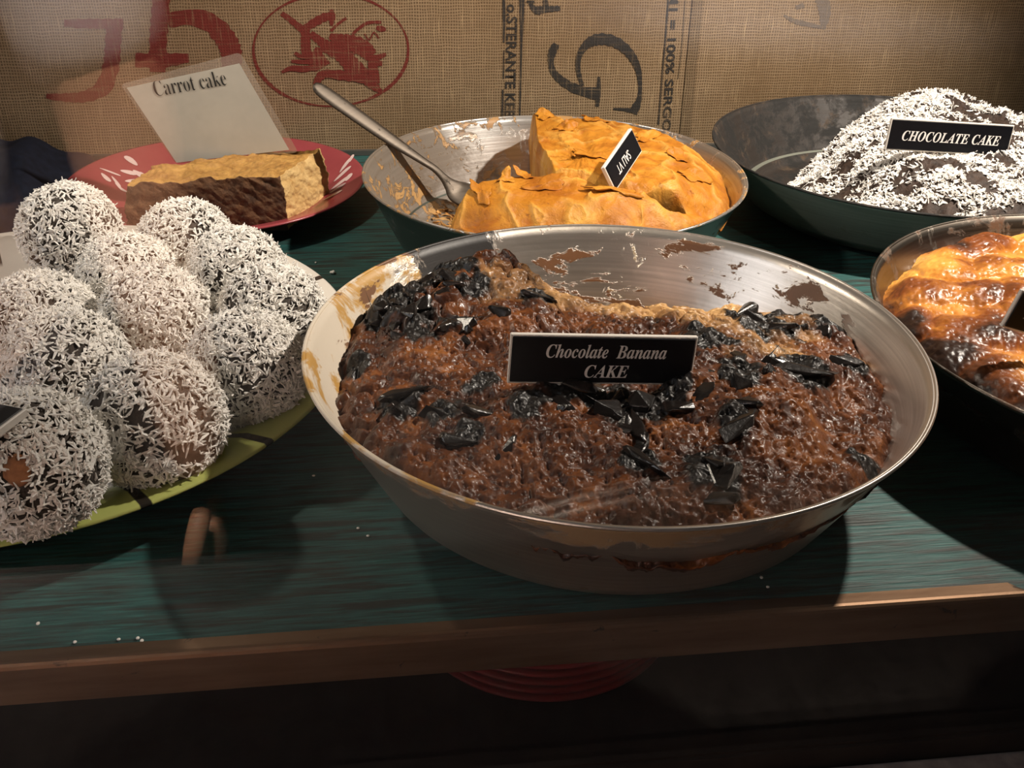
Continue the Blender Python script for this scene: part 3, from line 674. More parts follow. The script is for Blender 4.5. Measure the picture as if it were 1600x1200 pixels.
MT['coconut'] = m_simple('white_coconut', (0.88, 0.85, 0.80), 0.7, var=0.06, scale=300, bump=0.1, spec=0.3)
MT['coconut'].node_tree.nodes['Principled BSDF'].inputs['Subsurface Weight'].default_value = 0.0
rg = np.random.default_rng(8); n = 36000
P = np.stack([rg.uniform(-0.18, 0.18, n), rg.uniform(-0.18, 0.18, n)], 1)
thp = np.arctan2(P[:, 1] + 0.01, P[:, 0] - 0.07); Rp = star_radius(polyc, (0.07, -0.01), thp)
ins = np.hypot(P[:, 0] - 0.07, P[:, 1] + 0.01) < Rp * 0.985; P = P[ins]
den = 0.63 - 0.16 * sstep(0.03, 0.10, P[:, 0]) + 1.5 * fbm(P[:, 0], P[:, 1], 42, 2, 91) + 0.9 * fbm(P[:, 0], P[:, 1], 130, 2, 92)
den += 0.35 * np.exp(-((P[:, 0] + 0.02) ** 2 + (P[:, 1] - 0.0) ** 2) / (2 * 0.05 ** 2)) - 0.35 * sstep(-0.10, -0.15, P[:, 0])
P = P[rg.uniform(0, 1, len(P)) < den]
z, _ = h_choc(P[:, 0], P[:, 1], np.full(len(P), 0.05))
V, F = flakes(len(P), np.c_[P, z + 0.0008], 0.0058, 0.0023, 9, 0.5, 0.3)
o = link('coconut_flakes', mesh_np('coconut_flakes', V, F, False), MT['coconut'], ck3); o['kind'] = 'stuff'; o['label'] = 'white shredded coconut'

# --- orange brown lumpy cake at the right
ra_in = float(pan_r(0.056, AR, AB, AH)) - 0.0022
def h_app(X, Y, e):
    r = np.hypot(X, Y)
    z = 0.068 - 0.011 * (r / ra_in) ** 2.5
    wx = X + 0.010 * fbm(X, Y, 30, 2, 101); wy = Y + 0.010 * fbm(X, Y, 30, 2, 102)
    f1, f2 = worley(wx, wy, 27, 104)
    bl = np.clip(1 - (f1 / 0.62) ** 2, 0, 1) ** 0.6
    z = z + 0.0068 * (bl - 0.5) + 0.0035 * fbm(X, Y, 40, 2, 105) + 0.0009 * fbm(X, Y, 160, 2, 106)
    b1, _ = worley(X, Y, 210, 107); z = z - 0.0008 * sstep(0.4, 0.1, b1)
    z = z - 0.010 * sstep(0.02, 0.0, e) ** 1.6
    brn = 0.27 + 0.85 * fbm(X, Y, 17, 3, 108) + 0.45 * sstep(0.05, 0.0, e) * sstep(0.05, -0.05, Y + X * 0.1) * sstep(0.0, -0.08, X) + 0.25 * (bl - 0.6)
    return z, {'brn': brn}
t = NT('glazed_apple_cake_crust')
n1 = t.noise(60, 6, 0.6, 0.5); n2 = t.noise(180, 5, 0.6)
c = t.ramp(t.math('ADD', t.attr('brn'), t.math('MULTIPLY', t.math('SUBTRACT', n1, 0.5), 0.7)), [(0.12, (0.72, 0.34, 0.065)), (0.38, (0.50, 0.19, 0.03)), (0.62, (0.20, 0.055, 0.012)), (0.92, (0.025, 0.012, 0.008))])
MT['cake4'] = t.done(c, t.ramp(n2, [(0.3, 0.27), (0.7, 0.50)]), 0, t.bump(t.math('ADD', n2, t.math('MULTIPLY', t.voro(330), 0.8)), 0.35, 0.0009), 0.38, Coat_Weight=0.08, Coat_Roughness=0.2)
ck4 = link('cake', cake_mesh('cake', AC, circle_poly(ra_in, 0, 2 * math.pi, 180)[:-1], (0, 0), h_app, 0.0035, AB - 0.012, 200, 760, seed=4), MT['cake4'], None, (AC[0], AC[1], 0))
tag(ck4, 'shiny orange brown lumpy cake with burnt patches in the dark pan at the right edge', 'cake')

# ------------------------------------------------------------------ plates
def plate(name, C, prof, mat, label, n=160):
    root = empty(name, (C[0], C[1], 0.0003), label, 'plate')
    link('plate_body', lathe('plate_body', prof, n), mat, root); return root
PC = (-0.238, 0.617)
t = NT('glazed_white_and_green_ceramic')
X = t.xyz(); r2 = t.math('SQRT', t.math('ADD', t.math('MULTIPLY', X[0], X[0]), t.math('MULTIPLY', X[1], X[1])))
ang = t.n('ShaderNodeMath'); ang.operation = 'ARCTAN2'; t.l(X[1], ang.inputs[0]); t.l(X[0], ang.inputs[1])
dist_n = t.noise(18, 3); band = t.ramp(t.math('ADD', r2, t.math('MULTIPLY', t.math('SUBTRACT', dist_n, 0.5), 0.004)), [(0.168, 0.0), (0.172, 1.0)])
# green glaze over the front right part of the rim, off-white elsewhere
side = t.math('ADD', t.math('MULTIPLY', X[1], -1.0), t.math('MULTIPLY', X[0], 0.8))
gm = t.ramp(t.math('ADD', side, t.math('MULTIPLY', dist_n, 0.05)), [(0.235, 0.0), (0.252, 1.0)])
c = t.mix(gm, (0.62, 0.58, 0.52), (0.46, 0.50, 0.15))
stripes = t.math('SINE', t.math('MULTIPLY', ang.outputs[0], 17.0))
sm = t.math('MULTIPLY', t.ramp(stripes, [(0.962, 0.0), (0.975, 1.0)]), band)
c = t.mix(sm, c, (0.025, 0.02, 0.016))
MT['plate1'] = t.done(c, 0.22, 0, t.bump(dist_n, 0.1, 0.001), 0.5)
big_plate = plate('serving_plate', PC, [(0.0005, 0.004), (0.09, 0.004), (0.10, 0.0), (0.112, 0.0), (0.118, 0.004), (0.15, 0.007), (0.178, 0.020), (0.190, 0.0255), (0.2085, 0.0285), (0.2095, 0.0300), (0.2080, 0.0312), (0.190, 0.0288), (0.176, 0.0235), (0.150, 0.0095), (0.12, 0.0075), (0.0005, 0.0075)], MT['plate1'],
      'large round off-white plate with green striped rim under the coconut balls')
RC = (-0.158, 0.958)
t = NT('red_glazed_ceramic'); n1 = t.noise(30, 4)
MT['plate2'] = t.done(t.mix(n1, (0.24, 0.036, 0.045), (0.34, 0.062, 0.072)), 0.25, 0, None, 0.5)
red_plate = plate('dinner_plate', RC, [(0.0005, 0.003), (0.062, 0.003), (0.066, 0.0), (0.074, 0.0), (0.078, 0.004), (0.095, 0.0065), (0.122, 0.0165), (0.1345, 0.0208), (0.1367, 0.0220), (0.1360, 0.0232), (0.1335, 0.0230), (0.120, 0.0190), (0.093, 0.0090), (0.0005, 0.0065)], MT['plate2'],
      'red plate with white floral pattern under the carrot cake slab')
# white painted petals on the red rim
MT['petal'] = m_simple('white_glaze_pattern', (0.68, 0.52, 0.50), 0.3, var=0.1)
def rz(r): return np.interp(r, [0.0005, 0.093, 0.120, 0.1335], [0.0065, 0.0090, 0.0190, 0.0230])
def petal(cx, cy, L, Wd, rot, nseg=14):
    V, F = [], []
    pts = [(0.0, 0.0)] + [(L / 2 * math.cos(a) , Wd / 2 * math.sin(a) * (1 + 0.25 * math.cos(a))) for a in np.linspace(0, 2 * math.pi, nseg, endpoint=False)]
    for x, y in pts:
        X = cx + x * math.cos(rot) - y * math.sin(rot); Y = cy + x * math.sin(rot) + y * math.cos(rot)
        V.append((X, Y, float(rz(math.hypot(X, Y))) + 0.0005))
    F = [(0, 1 + k, 1 + (k + 1) % nseg) for k in range(nseg)]
    return V, F
petal_px = [(205, 252, 0.018, 0.007, 2.4), (200, 263, 0.015, 0.007, 0.1), (217, 262, 0.017, 0.007, -0.6), (206, 270, 0.016, 0.0065, 0.6), (165, 275, 0.016, 0.005, -0.9), (172, 268, 0.020, 0.003, -0.2), (187, 282, 0.022, 0.003, -0.9), (180, 276, 0.020, 0.003, -1.0), (228, 262, 0.018, 0.003, -0.6),
            (540, 262, 0.030, 0.004, 1.2), (535, 272, 0.030, 0.005, 1.0), (532, 284, 0.028, 0.006, 0.9), (527, 292, 0.022, 0.006, 0.8), (545, 280, 0.018, 0.005, 1.3), (520, 303, 0.022, 0.006, 0.7), (550, 255, 0.02, 0.003, 1.4)]
for px, py, L, Wd, rot in petal_px:
    p = at_z(px, py, 0.018); V, F = petal(p.x - RC[0], p.y - RC[1], L, Wd, rot)
    link('painted_petal', mesh_py('painted_petal', V, F), MT['petal'], red_plate)['label'] = 'white painted petal on the red rim'

# plates stacked under the shelf
t = NT('dark_red_glaze'); MT['plate3'] = t.done((0.30, 0.035, 0.035), 0.3)
prof = [(0.0005, 0.0), (0.05, 0.0), (0.055, 0.001), (0.088, 0.0125), (0.0905, 0.0140), (0.0895, 0.0155), (0.086, 0.0150), (0.052, 0.0035), (0.0005, 0.003)]
pm = lathe('saucer', prof, 96); pm.materials.append(MT['plate3'])
for k in range(7):
    o = link('stacked_plate', pm, None, None, (0.0915, 0.533, -0.1498 + 0.0068 * k))
    tag(o, 'red plate in the stack half hidden under the shelf edge' if True else None, 'plate', 'red plates stacked under the shelf')

# ------------------------------------------------------------------ coconut balls
t = NT('dark_truffle_mass'); n1 = t.noise(220, 5, 0.65)
MT['truffle'] = t.done(t.ramp(n1, [(0.3, (0.026, 0.020, 0.016)), (0.7, (0.10, 0.082, 0.068))]), 0.75, 0, t.bump(n1, 0.6, 0.0015), 0.3)
MT['truffle_bare'] = m_simple('bare_brown_biscuit', (0.34, 0.14, 0.055), 0.7, var=0.4, scale=200)
def ball_body(seed):
    rg = np.random.default_rng(seed); nu, nv = 40, 64
    ph = np.linspace(0.02, math.pi - 0.02, nu)[:, None]; a = np.linspace(0, 2 * math.pi, nv, endpoint=False)[None]
    d = np.stack([np.sin(ph) * np.cos(a), np.sin(ph) * np.sin(a), np.cos(ph) + 0 * a], -1)
    r = 1 + 0.035 * fbm(d[..., 0] * 1.3 + d[..., 2], d[..., 1] * 1.3 - d[..., 2], 1.2, 3, seed)
    V = (d * r[..., None] * 0.0345).reshape(-1, 3)
    return mesh_np('truffle_core', V, grid_faces(nu, nv, True))
def coating(seed, n=5000, bare=None, cover=0.88):
    rg = np.random.default_rng(seed); d = rg.normal(size=(n, 3)); d /= np.linalg.norm(d, axis=1, keepdims=True)
    thin = fbm(d[:, 0] * 2 + d[:, 2], d[:, 1] * 2 - d[:, 2], 1.6, 3, seed + 3)
    keep = rg.uniform(0, 1, n) < cover + 0.8 * thin + 0.2 * d[:, 2]
    if bare is not None:
        b = np.array(bare[:3]); b = b / np.linalg.norm(b); keep &= (d @ b) < math.cos(bare[3])
    d = d[keep]
    V, F = flakes(len(d), d * 0.0353, 0.0068, 0.0021, seed + 1, 0.42, 0.4, 0.6, d)
    return mesh_np('coconut_coating', V, F, False)
bodies = [ball_body(s) for s in (11, 12, 13)]; coats = [coating(21, cover=0.88), coating(22, cover=0.74), coating(23, cover=0.58)]
for b in bodies: b.materials.append(MT['truffle'])
for c_ in coats: c_.materials.append(MT['coconut'])
BALLS = [(-0.1283, 0.4847, 0.0521, 0.0385, 'big coconut coated ball at the front of the heap beside the green rim'),
         (-0.1749, 0.4296, 0.0653, 0.0370, 'coconut ball with a bare brown spot, under the black tag'),
         (-0.0866, 0.5453, 0.0487, 0.0365, 'coconut ball nearest the front silver pan, right of the front ball'),
         (-0.1892, 0.5492, 0.0489, 0.0380, 'coconut ball behind the front ball, touching its upper left'),
         (-0.1488, 0.6099, 0.0491, 0.0370, 'dark sparsely coated coconut ball in the middle of the heap'),
         (-0.2203, 0.6161, 0.0450, 0.0370, 'coconut ball at the left edge of the heap below the rear lone ball'),
         (-0.1791, 0.6751, 0.0450, 0.0370, 'coconut ball directly behind the dark middle ball'),
         (-0.2404, 0.7707, 0.0476, 0.0390, 'rearmost coconut ball at the left, before the dark blue cloth'),
         (-0.1506, 0.7411, 0.0452, 0.0370, 'coconut ball closest to the carrot cake slab'),
         (-0.1078, 0.6833, 0.0450, 0.0370, 'very white coconut ball second from the back on the right side'),
         (-0.0783, 0.6188, 0.0462, 0.0360, 'white coconut ball at the right edge by the plate rim')]
rg2 = random.Random(2)
for k, (x, y, z, r, lab) in enumerate(BALLS):
    root = empty('coconut_ball', (x, y, z), lab, 'coconut ball', 'coconut balls heaped on the plate')
    s = r / 0.0372
    me_c = coats[(2, 0, 1, 1, 2, 1, 0, 1, 1, 0, 0)[k]]; rot = (rg2.uniform(0, 6.28), rg2.uniform(0, 6.28), rg2.uniform(0, 6.28))
    if k == 1:
        me_c = coating(29, 5000, (0.15, -0.72, 0.40, 0.18)); me_c.materials.append(MT['coconut']); rot = (0, 0, 0)
    a = link('truffle_core', bodies[k % 3], None, root); a.rotation_euler = rot; a.scale = (s, s, s)
    b = link('coconut_coating', me_c, None, root); b.rotation_euler = rot; b.scale = (s, s, s); b['kind'] = 'stuff'; b['label'] = 'white shredded coconut coating'
    if k == 1:
        d = Vector((0.15, -0.72, 0.40)).normalized(); bm = bmesh.new()
        bmesh.ops.create_icosphere(bm, subdivisions=3, radius=0.0075)
        for v in bm.verts: v.co *= 1 + 0.12 * math.sin(v.co.x * 900) * math.cos(v.co.y * 700)
        m = Matrix.Translation(d * 0.0343) @ d.to_track_quat('Z', 'Y').to_matrix().to_4x4() @ Matrix.Diagonal((0.8, 1.0, 0.16, 1))
        bmesh.ops.transform(bm, matrix=m, verts=bm.verts)
        link('bare_spot', mesh_bm('bare_spot', bm, True), MT['truffle_bare'], root)['label'] = 'bare brown spot'

# ------------------------------------------------------------------ carrot cake slab
TOP = [(-0.2165, 0.8610), (-0.0905, 0.8665), (-0.0600, 0.9420), (-0.2035, 0.9050)]
def slab():
    nu, nv, nw = 150, 76, 46
    def P(u, v):
        A, B, C_, D = [np.array(q) for q in TOP]
        return (A * (1 - u)[..., None] + B * u[..., None]) * (1 - v)[..., None] + (D * (1 - u)[..., None] + C_ * u[..., None]) * v[..., None]
    zb = 0.0072; verts, faces, mats = [], [], []
    def sheet(pts, mi):
        n0, n1 = pts.shape[:2]; b = sum(len(v) for v in verts)
        verts.append(pts.reshape(-1, 3)); faces.append(grid_faces(n0, n1) + b); mats.append(np.full((n0 - 1) * (n1 - 1), mi))
    def ztop(u, v):
        return 0.0535 + 0.0035 * fbm(u * 0.13, v * 0.06, 60, 4, 3) - 0.004 * (1 - v) * np.sin(u * 3.0) * 0.5 + 0.002 * np.sin(u * 2.2)
    def warp(X):  # rough crumb displacement in 3D, same everywhere so seams stay closed
        d = np.stack([fbm(X[..., 1] + X[..., 2], X[..., 2] * 1.3 + 0.3 * X[..., 0], 130, 4, 5), fbm(X[..., 0] + 0.6 * X[..., 2], X[..., 2] - X[..., 1] * 0.5, 130, 4, 6), fbm(X[..., 0], X[..., 1], 120, 4, 7)], -1)
        return X + d * 0.0022
    u, v = np.meshgrid(np.linspace(0, 1, nu), np.linspace(0, 1, nv), indexing='ij')
    q = P(u, v); sheet(np.c_[q.reshape(-1, 2), ztop(u, v).ravel()].reshape(nu, nv, 3), 0)
    for (uf, vf, mi, n0) in ((None, 0.0, 1, nu), (1.0, None, 2, nv), (None, 1.0, 1, nu), (0.0, None, 1, nv)):
        s, w = np.meshgrid(np.linspace(0, 1, n0), np.linspace(0, 1, nw), indexing='ij')
        uu = s if uf is None else np.full_like(s, uf); vv = s if vf is None else np.full_like(s, vf)
        q = P(uu, vv); z = ztop(uu, vv) * (1 - w) + zb * w
        c0 = np.mean(TOP, axis=0); q = c0 + (q - c0) * (1 + 0.05 * w + 0.03 * np.sin(w * 3.14))[..., None]
        sheet(np.c_[q.reshape(-1, 2), z.ravel()].reshape(n0, nw, 3), mi)
    V = np.vstack(verts); Vw = warp(V); Vw[:, 2] = np.maximum(Vw[:, 2], zb); F = np.vstack(faces)
    me = mesh_np('cake_slab', Vw, F); me.polygons.foreach_set('material_index', np.concatenate(mats).astype(np.int32))
    bm = bmesh.new(); bm.from_mesh(me); bmesh.ops.remove_doubles(bm, verts=bm.verts, dist=1e-5); bmesh.ops.recalc_face_normals(bm, faces=bm.faces); bm.to_mesh(me); bm.free()
    return me
def m_crumb(name, lo, hi, spk, rough=0.7, dark_amt=0.7, coat=0.0):
    t = NT(name); n1 = t.noise(70, 7, 0.68, 0.4); n2 = t.noise(230, 5, 0.65)
    c = t.ramp(n1, [(0.3, lo), (0.68, hi)]); c = t.mix(t.ramp(n2, [(0.64, 0.0), (0.72, dark_amt)]), c, spk)
    return t.done(c, rough, 0, t.bump(t.math('ADD', n1, n2), 0.8, 0.0022), 0.4, Coat_Weight=coat)
me = slab(); slabm = [m_crumb('carrot_cake_top', (0.25, 0.11, 0.022), (0.55, 0.31, 0.085), (0.06, 0.025, 0.01), 0.5), m_crumb('carrot_cake_crust', (0.040, 0.016, 0.007), (0.15, 0.065, 0.022), (0.02, 0.01, 0.006)), m_crumb('carrot_cake_crumb', (0.50, 0.28, 0.085), (0.80, 0.56, 0.25), (0.16, 0.06, 0.018), 0.8)]
slab_o = link('cake_slice', me, slabm); tag(slab_o, 'long carrot cake slab with pale crumb end on the red plate', 'cake')

# ------------------------------------------------------------------ signs
def sign(label, center, xa, ya, w, h, lines, name='name_tag', th=0.0026, border=0.0011, group=None, edge=True):
    root = empty(name, (0, 0, 0), label, 'sign', group)
    root.matrix_world = frame(None, center, xa, ya)
    bm = bmesh.new(); box_bm(bm, (-w / 2, -h / 2, -th), (w / 2, h / 2, 0), 0.0004, 1)
    link('tag_plate', mesh_bm('tag_plate', bm), MT['white_plastic'], root)
    bm = bmesh.new(); box_bm(bm, (-w / 2 + border, -h / 2 + border, -0.0002), (w / 2 - border, h / 2 - border, 0.0006), 0.00045, 1)
    link('tag_face', mesh_bm('tag_face', bm), MT['black_plastic'], root)['label'] = 'black face'
    for body, ch, cx, cy, width in lines:
        me, v = text_mesh(body, ch, 0.004)
        if width:
            n = len(v); v2 = v.copy(); v2[:, 0] *= width / (v[:, 0].max() - v[:, 0].min()); me.vertices.foreach_set('co', v2.ravel())
        o = link('lettering', me, MT['engraving'], root); o.location = (cx, cy, 0.00085); o['label'] = 'white italic serif lettering'
    return root
sign('black tag reading Chocolate Banana CAKE standing on the front cake', (0.1073, 0.4655, 0.0885), (0.098, 0, -0.006), (-0.0008, 0.002, 0.029), 0.0990, 0.0280,
     [(serif('Chocolate  Banana', 'bi'), 0.0078, 0.0015, 0.0052, 0.0640), (serif('CAKE', 'bi'), 0.0074, 0.0025, -0.0062, 0.0235)])
sign('black tag reading CHOCOLATE CAKE stuck in the coconut covered cake', (0.4945, 0.850, 0.0835), (0.1165, 0.0, -0.0085), (-0.004, 0.003, 0.0270), 0.1165, 0.0275,
     [(serif('CHOCOLATE CAKE', 'bi'), 0.0088, 0.0010, -0.0005, 0.0930)])
bl, br = at_y(942, 262, 0.745), at_y(963, 300, 0.745)
tl, tr = at_y(988, 200, 0.795), at_y(1003, 235, 0.795)
cen = (bl + br + tl + tr) / 4; lx = ((tl - bl) + (tr - br)) / 2; ly = ((bl - br) + (tl - tr)) / 2
sign('small black tag tilted on edge in the golden pie, lettering upside down', cen, lx, ly, lx.length * 0.98, ly.length, [('SALI VT', 0.0075, -0.003, -0.001, 0.026)], th=0.0032)
o = [c for c in COL.objects if c.name.startswith('lettering')][-1]
o.rotation_euler = (0, 0, math.pi)
sign('black tag with a white letter A cut by the right edge of the photo', (0.3925, 0.490, 0.0820), (0.0925, 0.0, -0.030), (0.010, 0.002, 0.0300), 0.0980, 0.0235,
     [(serif('APPLE CAKE', 'bi'), 0.0082, 0.0, 0.0005, 0.080)])
p0, p1, p2 = at_z(43, 641, 0.1035), at_z(0, 673, 0.1035), at_z(0, 620, 0.1035)
ex = (p0 - p1).normalized(); ey = Vector((0, 0, 1)).cross(ex)
L_, W_ = 0.085, 0.026
sign('black tag lying on the coconut ball at the left edge', p0 - ex * (L_ / 2) + ey * (W_ / 2) + Vector((0, 0, 0.001)), ex, ey, L_, W_,
     [(serif('Coconut', 'bi'), 0.0080, -0.004, 0.0, 0.052)], th=0.004)

# carrot cake card in a laminate sleeve
card = empty('recipe_card', (0, 0, 0), 'laminated white card reading Carrot cake standing in the carrot cake slab', 'card')
def quad_plate(name, pts, th, mat, parent, y_off=0.0, rnd=0.0):
    V = [Vector(p) + Vector((0, y_off, 0)) for p in pts]
    if rnd:
        W2 = []
        n = len(V)
        for k in range(n):
            a, b, c_ = V[k - 1], V[k], V[(k + 1) % n]
            p, q = b + (a - b).normalized() * rnd, b + (c_ - b).normalized() * rnd
            for s in np.linspace(0, 1, 5): W2.append(p * (1 - s) ** 2 + b * 2 * s * (1 - s) + q * s * s)
        V = W2
    n = len(V); B = [v + Vector((0, th, 0)) for v in V]
    F = [tuple(range(n)), tuple(range(2 * n - 1, n - 1, -1))] + [(k, n + k, n + (k + 1) % n, (k + 1) % n) for k in range(n)]
    bm = bmesh.new(); tmp = mesh_py(name, V + B, F); bm.from_mesh(tmp); bmesh.ops.recalc_face_normals(bm, faces=bm.faces); bm.to_mesh(tmp); bm.free()
    return link(name, tmp, mat, parent)
t = NT('clear_laminate_film')
tr_ = t.n('ShaderNodeBsdfTransparent'); tr_.inputs[0].default_value = (0.93, 0.90, 0.86, 1); gl = t.n('ShaderNodeBsdfGlossy'); gl.inputs['Roughness'].default_value = 0.15
df = t.n('ShaderNodeBsdfDiffuse'); df.inputs[0].default_value = (0.7, 0.6, 0.5, 1)
mx1 = t.n('ShaderNodeMixShader'); mx1.inputs[0].default_value = 0.13; t.l(tr_.outputs[0], mx1.inputs[1]); t.l(df.outputs[0], mx1.inputs[2])
mx = t.n('ShaderNodeMixShader'); mx.inputs[0].default_value = 0.06; t.l(mx1.outputs[0], mx.inputs[1]); t.l(gl.outputs[0], mx.inputs[2]); t.l(mx.outputs[0], t.out.inputs[0])
MT['laminate'] = t.m
yc = 0.926
outer = [at_y(x, y, yc) for x, y in ((188, 132), (375, 82), (466, 238), (275, 256))]
inner = [at_y(x, y, yc) for x, y in ((198, 137), (374, 99), (452, 234), (276, 254))]
lam = quad_plate('laminate_sleeve', outer, 0.0007, MT['laminate'], card, 0.0, 0.004); lam['label'] = 'clear laminate sleeve'
quad_plate('paper', inner, 0.0003, MT['paper'], card, -0.0004)
me, v = text_mesh(serif('Carrot cake', 'b'), 1.0, -0.014)
a, b = at_y(240, 139, yc - 0.0008), at_y(352, 121, yc - 0.0008); L = (b - a).length
w3 = v.copy(); w3[:, 0] *= L / (v[:, 0].max() - v[:, 0].min()); w3[:, 1] *= 0.0132; me.vertices.foreach_set('co', w3.ravel())
o = link('lettering', me, MT['print_ink'], card); o.matrix_world = frame(None, (a + b) / 2, b - a, Vector((0, -1, 0)).cross(b - a)); o['label'] = 'printed black serif words'

# ------------------------------------------------------------------ serving fork
fork = empty('serving_fork', (0.075, 0.925, 0.014), 'long steel serving fork leaning from the pie pan towards the burlap emblem', 'fork')
def strip(path, mat, name, up=(0, -0.55, 0.83), thick=0.0016):
    """path of (x, y, z, width) -> rounded flat bar."""
    P = []; n = len(path)
    for k in range(n - 1):
        p0, p1, p2, p3 = path[max(k - 1, 0)], path[k], path[k + 1], path[min(k + 2, n - 1)]
        for s in range(8):
            u = s / 8; P.append([0.5 * (2 * p1[d] + (-p0[d] + p2[d]) * u + (2 * p0[d] - 5 * p1[d] + 4 * p2[d] - p3[d]) * u * u + (-p0[d] + 3 * p1[d] - 3 * p2[d] + p3[d]) * u ** 3) for d in range(4)])
    P.append(list(path[-1])); V = []
    for k, p in enumerate(P):
        a = Vector(P[max(k - 1, 0)][:3]); b = Vector(P[min(k + 1, len(P) - 1)][:3]); d = (b - a).normalized()
        sd = d.cross(Vector(up)).normalized(); nn = sd.cross(d)
        w = max(p[3], 0.0006) / 2; c_ = Vector(p[:3])
        for q in range(10):
            an = 2 * math.pi * q / 10; V.append(c_ + sd * w * math.copysign(abs(math.cos(an)) ** 0.7, math.cos(an)) + nn * thick * math.sin(an))
    m = len(P); F = [(i * 10 + q, i * 10 + (q + 1) % 10, (i + 1) * 10 + (q + 1) % 10, (i + 1) * 10 + q) for i in range(m - 1) for q in range(10)]
    F += [tuple(range(10))[::-1], tuple(range((m - 1) * 10, m * 10))]
    me = mesh_py(name, [v - fork.location for v in V], F, True)
    return link(name, me, mat, fork)
strip([(-0.0605, 0.921, 0.1180, 0.003), (-0.0585, 0.921, 0.1165, 0.010), (-0.052, 0.9208, 0.1115, 0.0145), (-0.030, 0.920, 0.0950, 0.0150), (0.0047, 0.919, 0.0690, 0.0130), (0.030, 0.919, 0.0505, 0.0085), (0.042, 0.919, 0.0420, 0.0075), (0.050, 0.918, 0.0340, 0.0085), (0.056, 0.917, 0.0270, 0.014), (0.064, 0.915, 0.0200, 0.026), (0.080, 0.912, 0.0150, 0.030)], MT['steel'], 'handle')
for k in range(4):
    off = (k - 1.5) * 0.0076
    strip([(0.078, 0.912 + off, 0.0150, 0.0060), (0.095, 0.908 + off, 0.0120, 0.0050), (0.112, 0.905 + off, 0.0095, 0.0045), (0.122, 0.903 + off, 0.0085, 0.002)], MT['steel'], 'tine')

# ------------------------------------------------------------------ dark cloth in the back left corner
nx, ny = 90, 70
u, v = np.meshgrid(np.linspace(0, 1, nx), np.linspace(0, 1, ny), indexing='ij')
X = -0.62 + 0.325 * u; Y = 0.875 + 0.205 * v
edge = np.minimum(np.minimum(u, 1 - u) / 0.12, np.minimum(v, 1 - v) / 0.14); edge = np.clip(edge, 0, 1)
fold = 0.012 * fbm(X, Y, 14, 3, 7) + 0.006 * np.sin(X * 60 + Y * 40 + 3 * fbm(X, Y, 10, 2, 3))
Zt = 0.001 + np.sqrt(edge) * (0.030 + 0.060 * (1 - sstep(0.25, 1.0, u)) + fold)
V = np.vstack([np.stack([X, Y, Zt], -1).reshape(-1, 3), np.stack([X, Y, np.full_like(X, 0.0006)], -1).reshape(-1, 3)])
Ft = grid_faces(nx, ny); Fb = Ft[:, ::-1] + nx * ny
ring = [i * ny for i in range(nx)] + [(nx - 1) * ny + j for j in range(1, ny)] + [i * ny + ny - 1 for i in range(nx - 2, -1, -1)] + [j for j in range(ny - 2, 0, -1)]
Fs = np.array([(ring[k], ring[k] + nx * ny, ring[(k + 1) % len(ring)] + nx * ny, ring[(k + 1) % len(ring)]) for k in range(len(ring))])
o = link('folded_cloth', mesh_np('folded_cloth', V, np.vstack([Ft, Fb, Fs])), m_simple('dark_navy_cloth', (0.006, 0.008, 0.018), 0.8, var=0.4, scale=120, bump=0.4, spec=0.25))
tag(o, 'dark navy crumpled cloth in the back left corner beside the red plate', 'cloth')

# a few loose coconut crumbs on the teal shelf
crumb_px = [(520, 427), (493, 411), (60, 975), (118, 1004), (560, 826), (490, 744), (185, 1000), (215, 998), (222, 1002), (1190, 903), (1200, 918), (575, 838), (1445, 640)]
for k, (x, y) in enumerate(crumb_px):
    p = at_z(x, y, 0.0); bm = bmesh.new(); s = 0.0022 if k == 0 else 0.0009
    bmesh.ops.create_icosphere(bm, subdivisions=2, radius=s)
    for vv in bm.verts: vv.co *= 1 + 0.2 * math.sin(vv.co.x * 2000 + k); vv.co.z *= 0.6
    o = link('crumb', mesh_bm('crumb', bm, True), MT['coconut'], None, (p.x, p.y, s * 0.45))
    tag(o, 'white coconut crumb on the teal shelf between the plates and the pie pan' if k == 0 else 'tiny pale crumb lying on the teal shelf', 'crumb', 'loose crumbs on the shelf')

# ------------------------------------------------------------------ window glass
t = NT('clear_window_glass')
fr = t.n('ShaderNodeFresnel'); ge = t.n('ShaderNodeNewGeometry')
t.l(t.math('SUBTRACT', 1.5, t.math('MULTIPLY', ge.outputs['Backfacing'], 1.5 - 1 / 1.5)), fr.inputs[0])
tr_ = t.n('ShaderNodeBsdfTransparent'); tr_.inputs[0].default_value = (0.985, 0.98, 0.975, 1)
gl = t.n('ShaderNodeBsdfGlossy'); gl.inputs['Roughness'].default_value = 0.0
mx = t.n('ShaderNodeMixShader'); t.l(fr.outputs[0], mx.inputs[0]); t.l(tr_.outputs[0], mx.inputs[1]); t.l(gl.outputs[0], mx.inputs[2]); t.l(mx.outputs[0], t.out.inputs[0])
Y_GLASS = 0.350
struct(box('window_1', (-0.8, Y_GLASS - 0.002, -0.075), (1.2, Y_GLASS + 0.002, 0.75), t.m), 'clear shop window pane in front of the shelf')

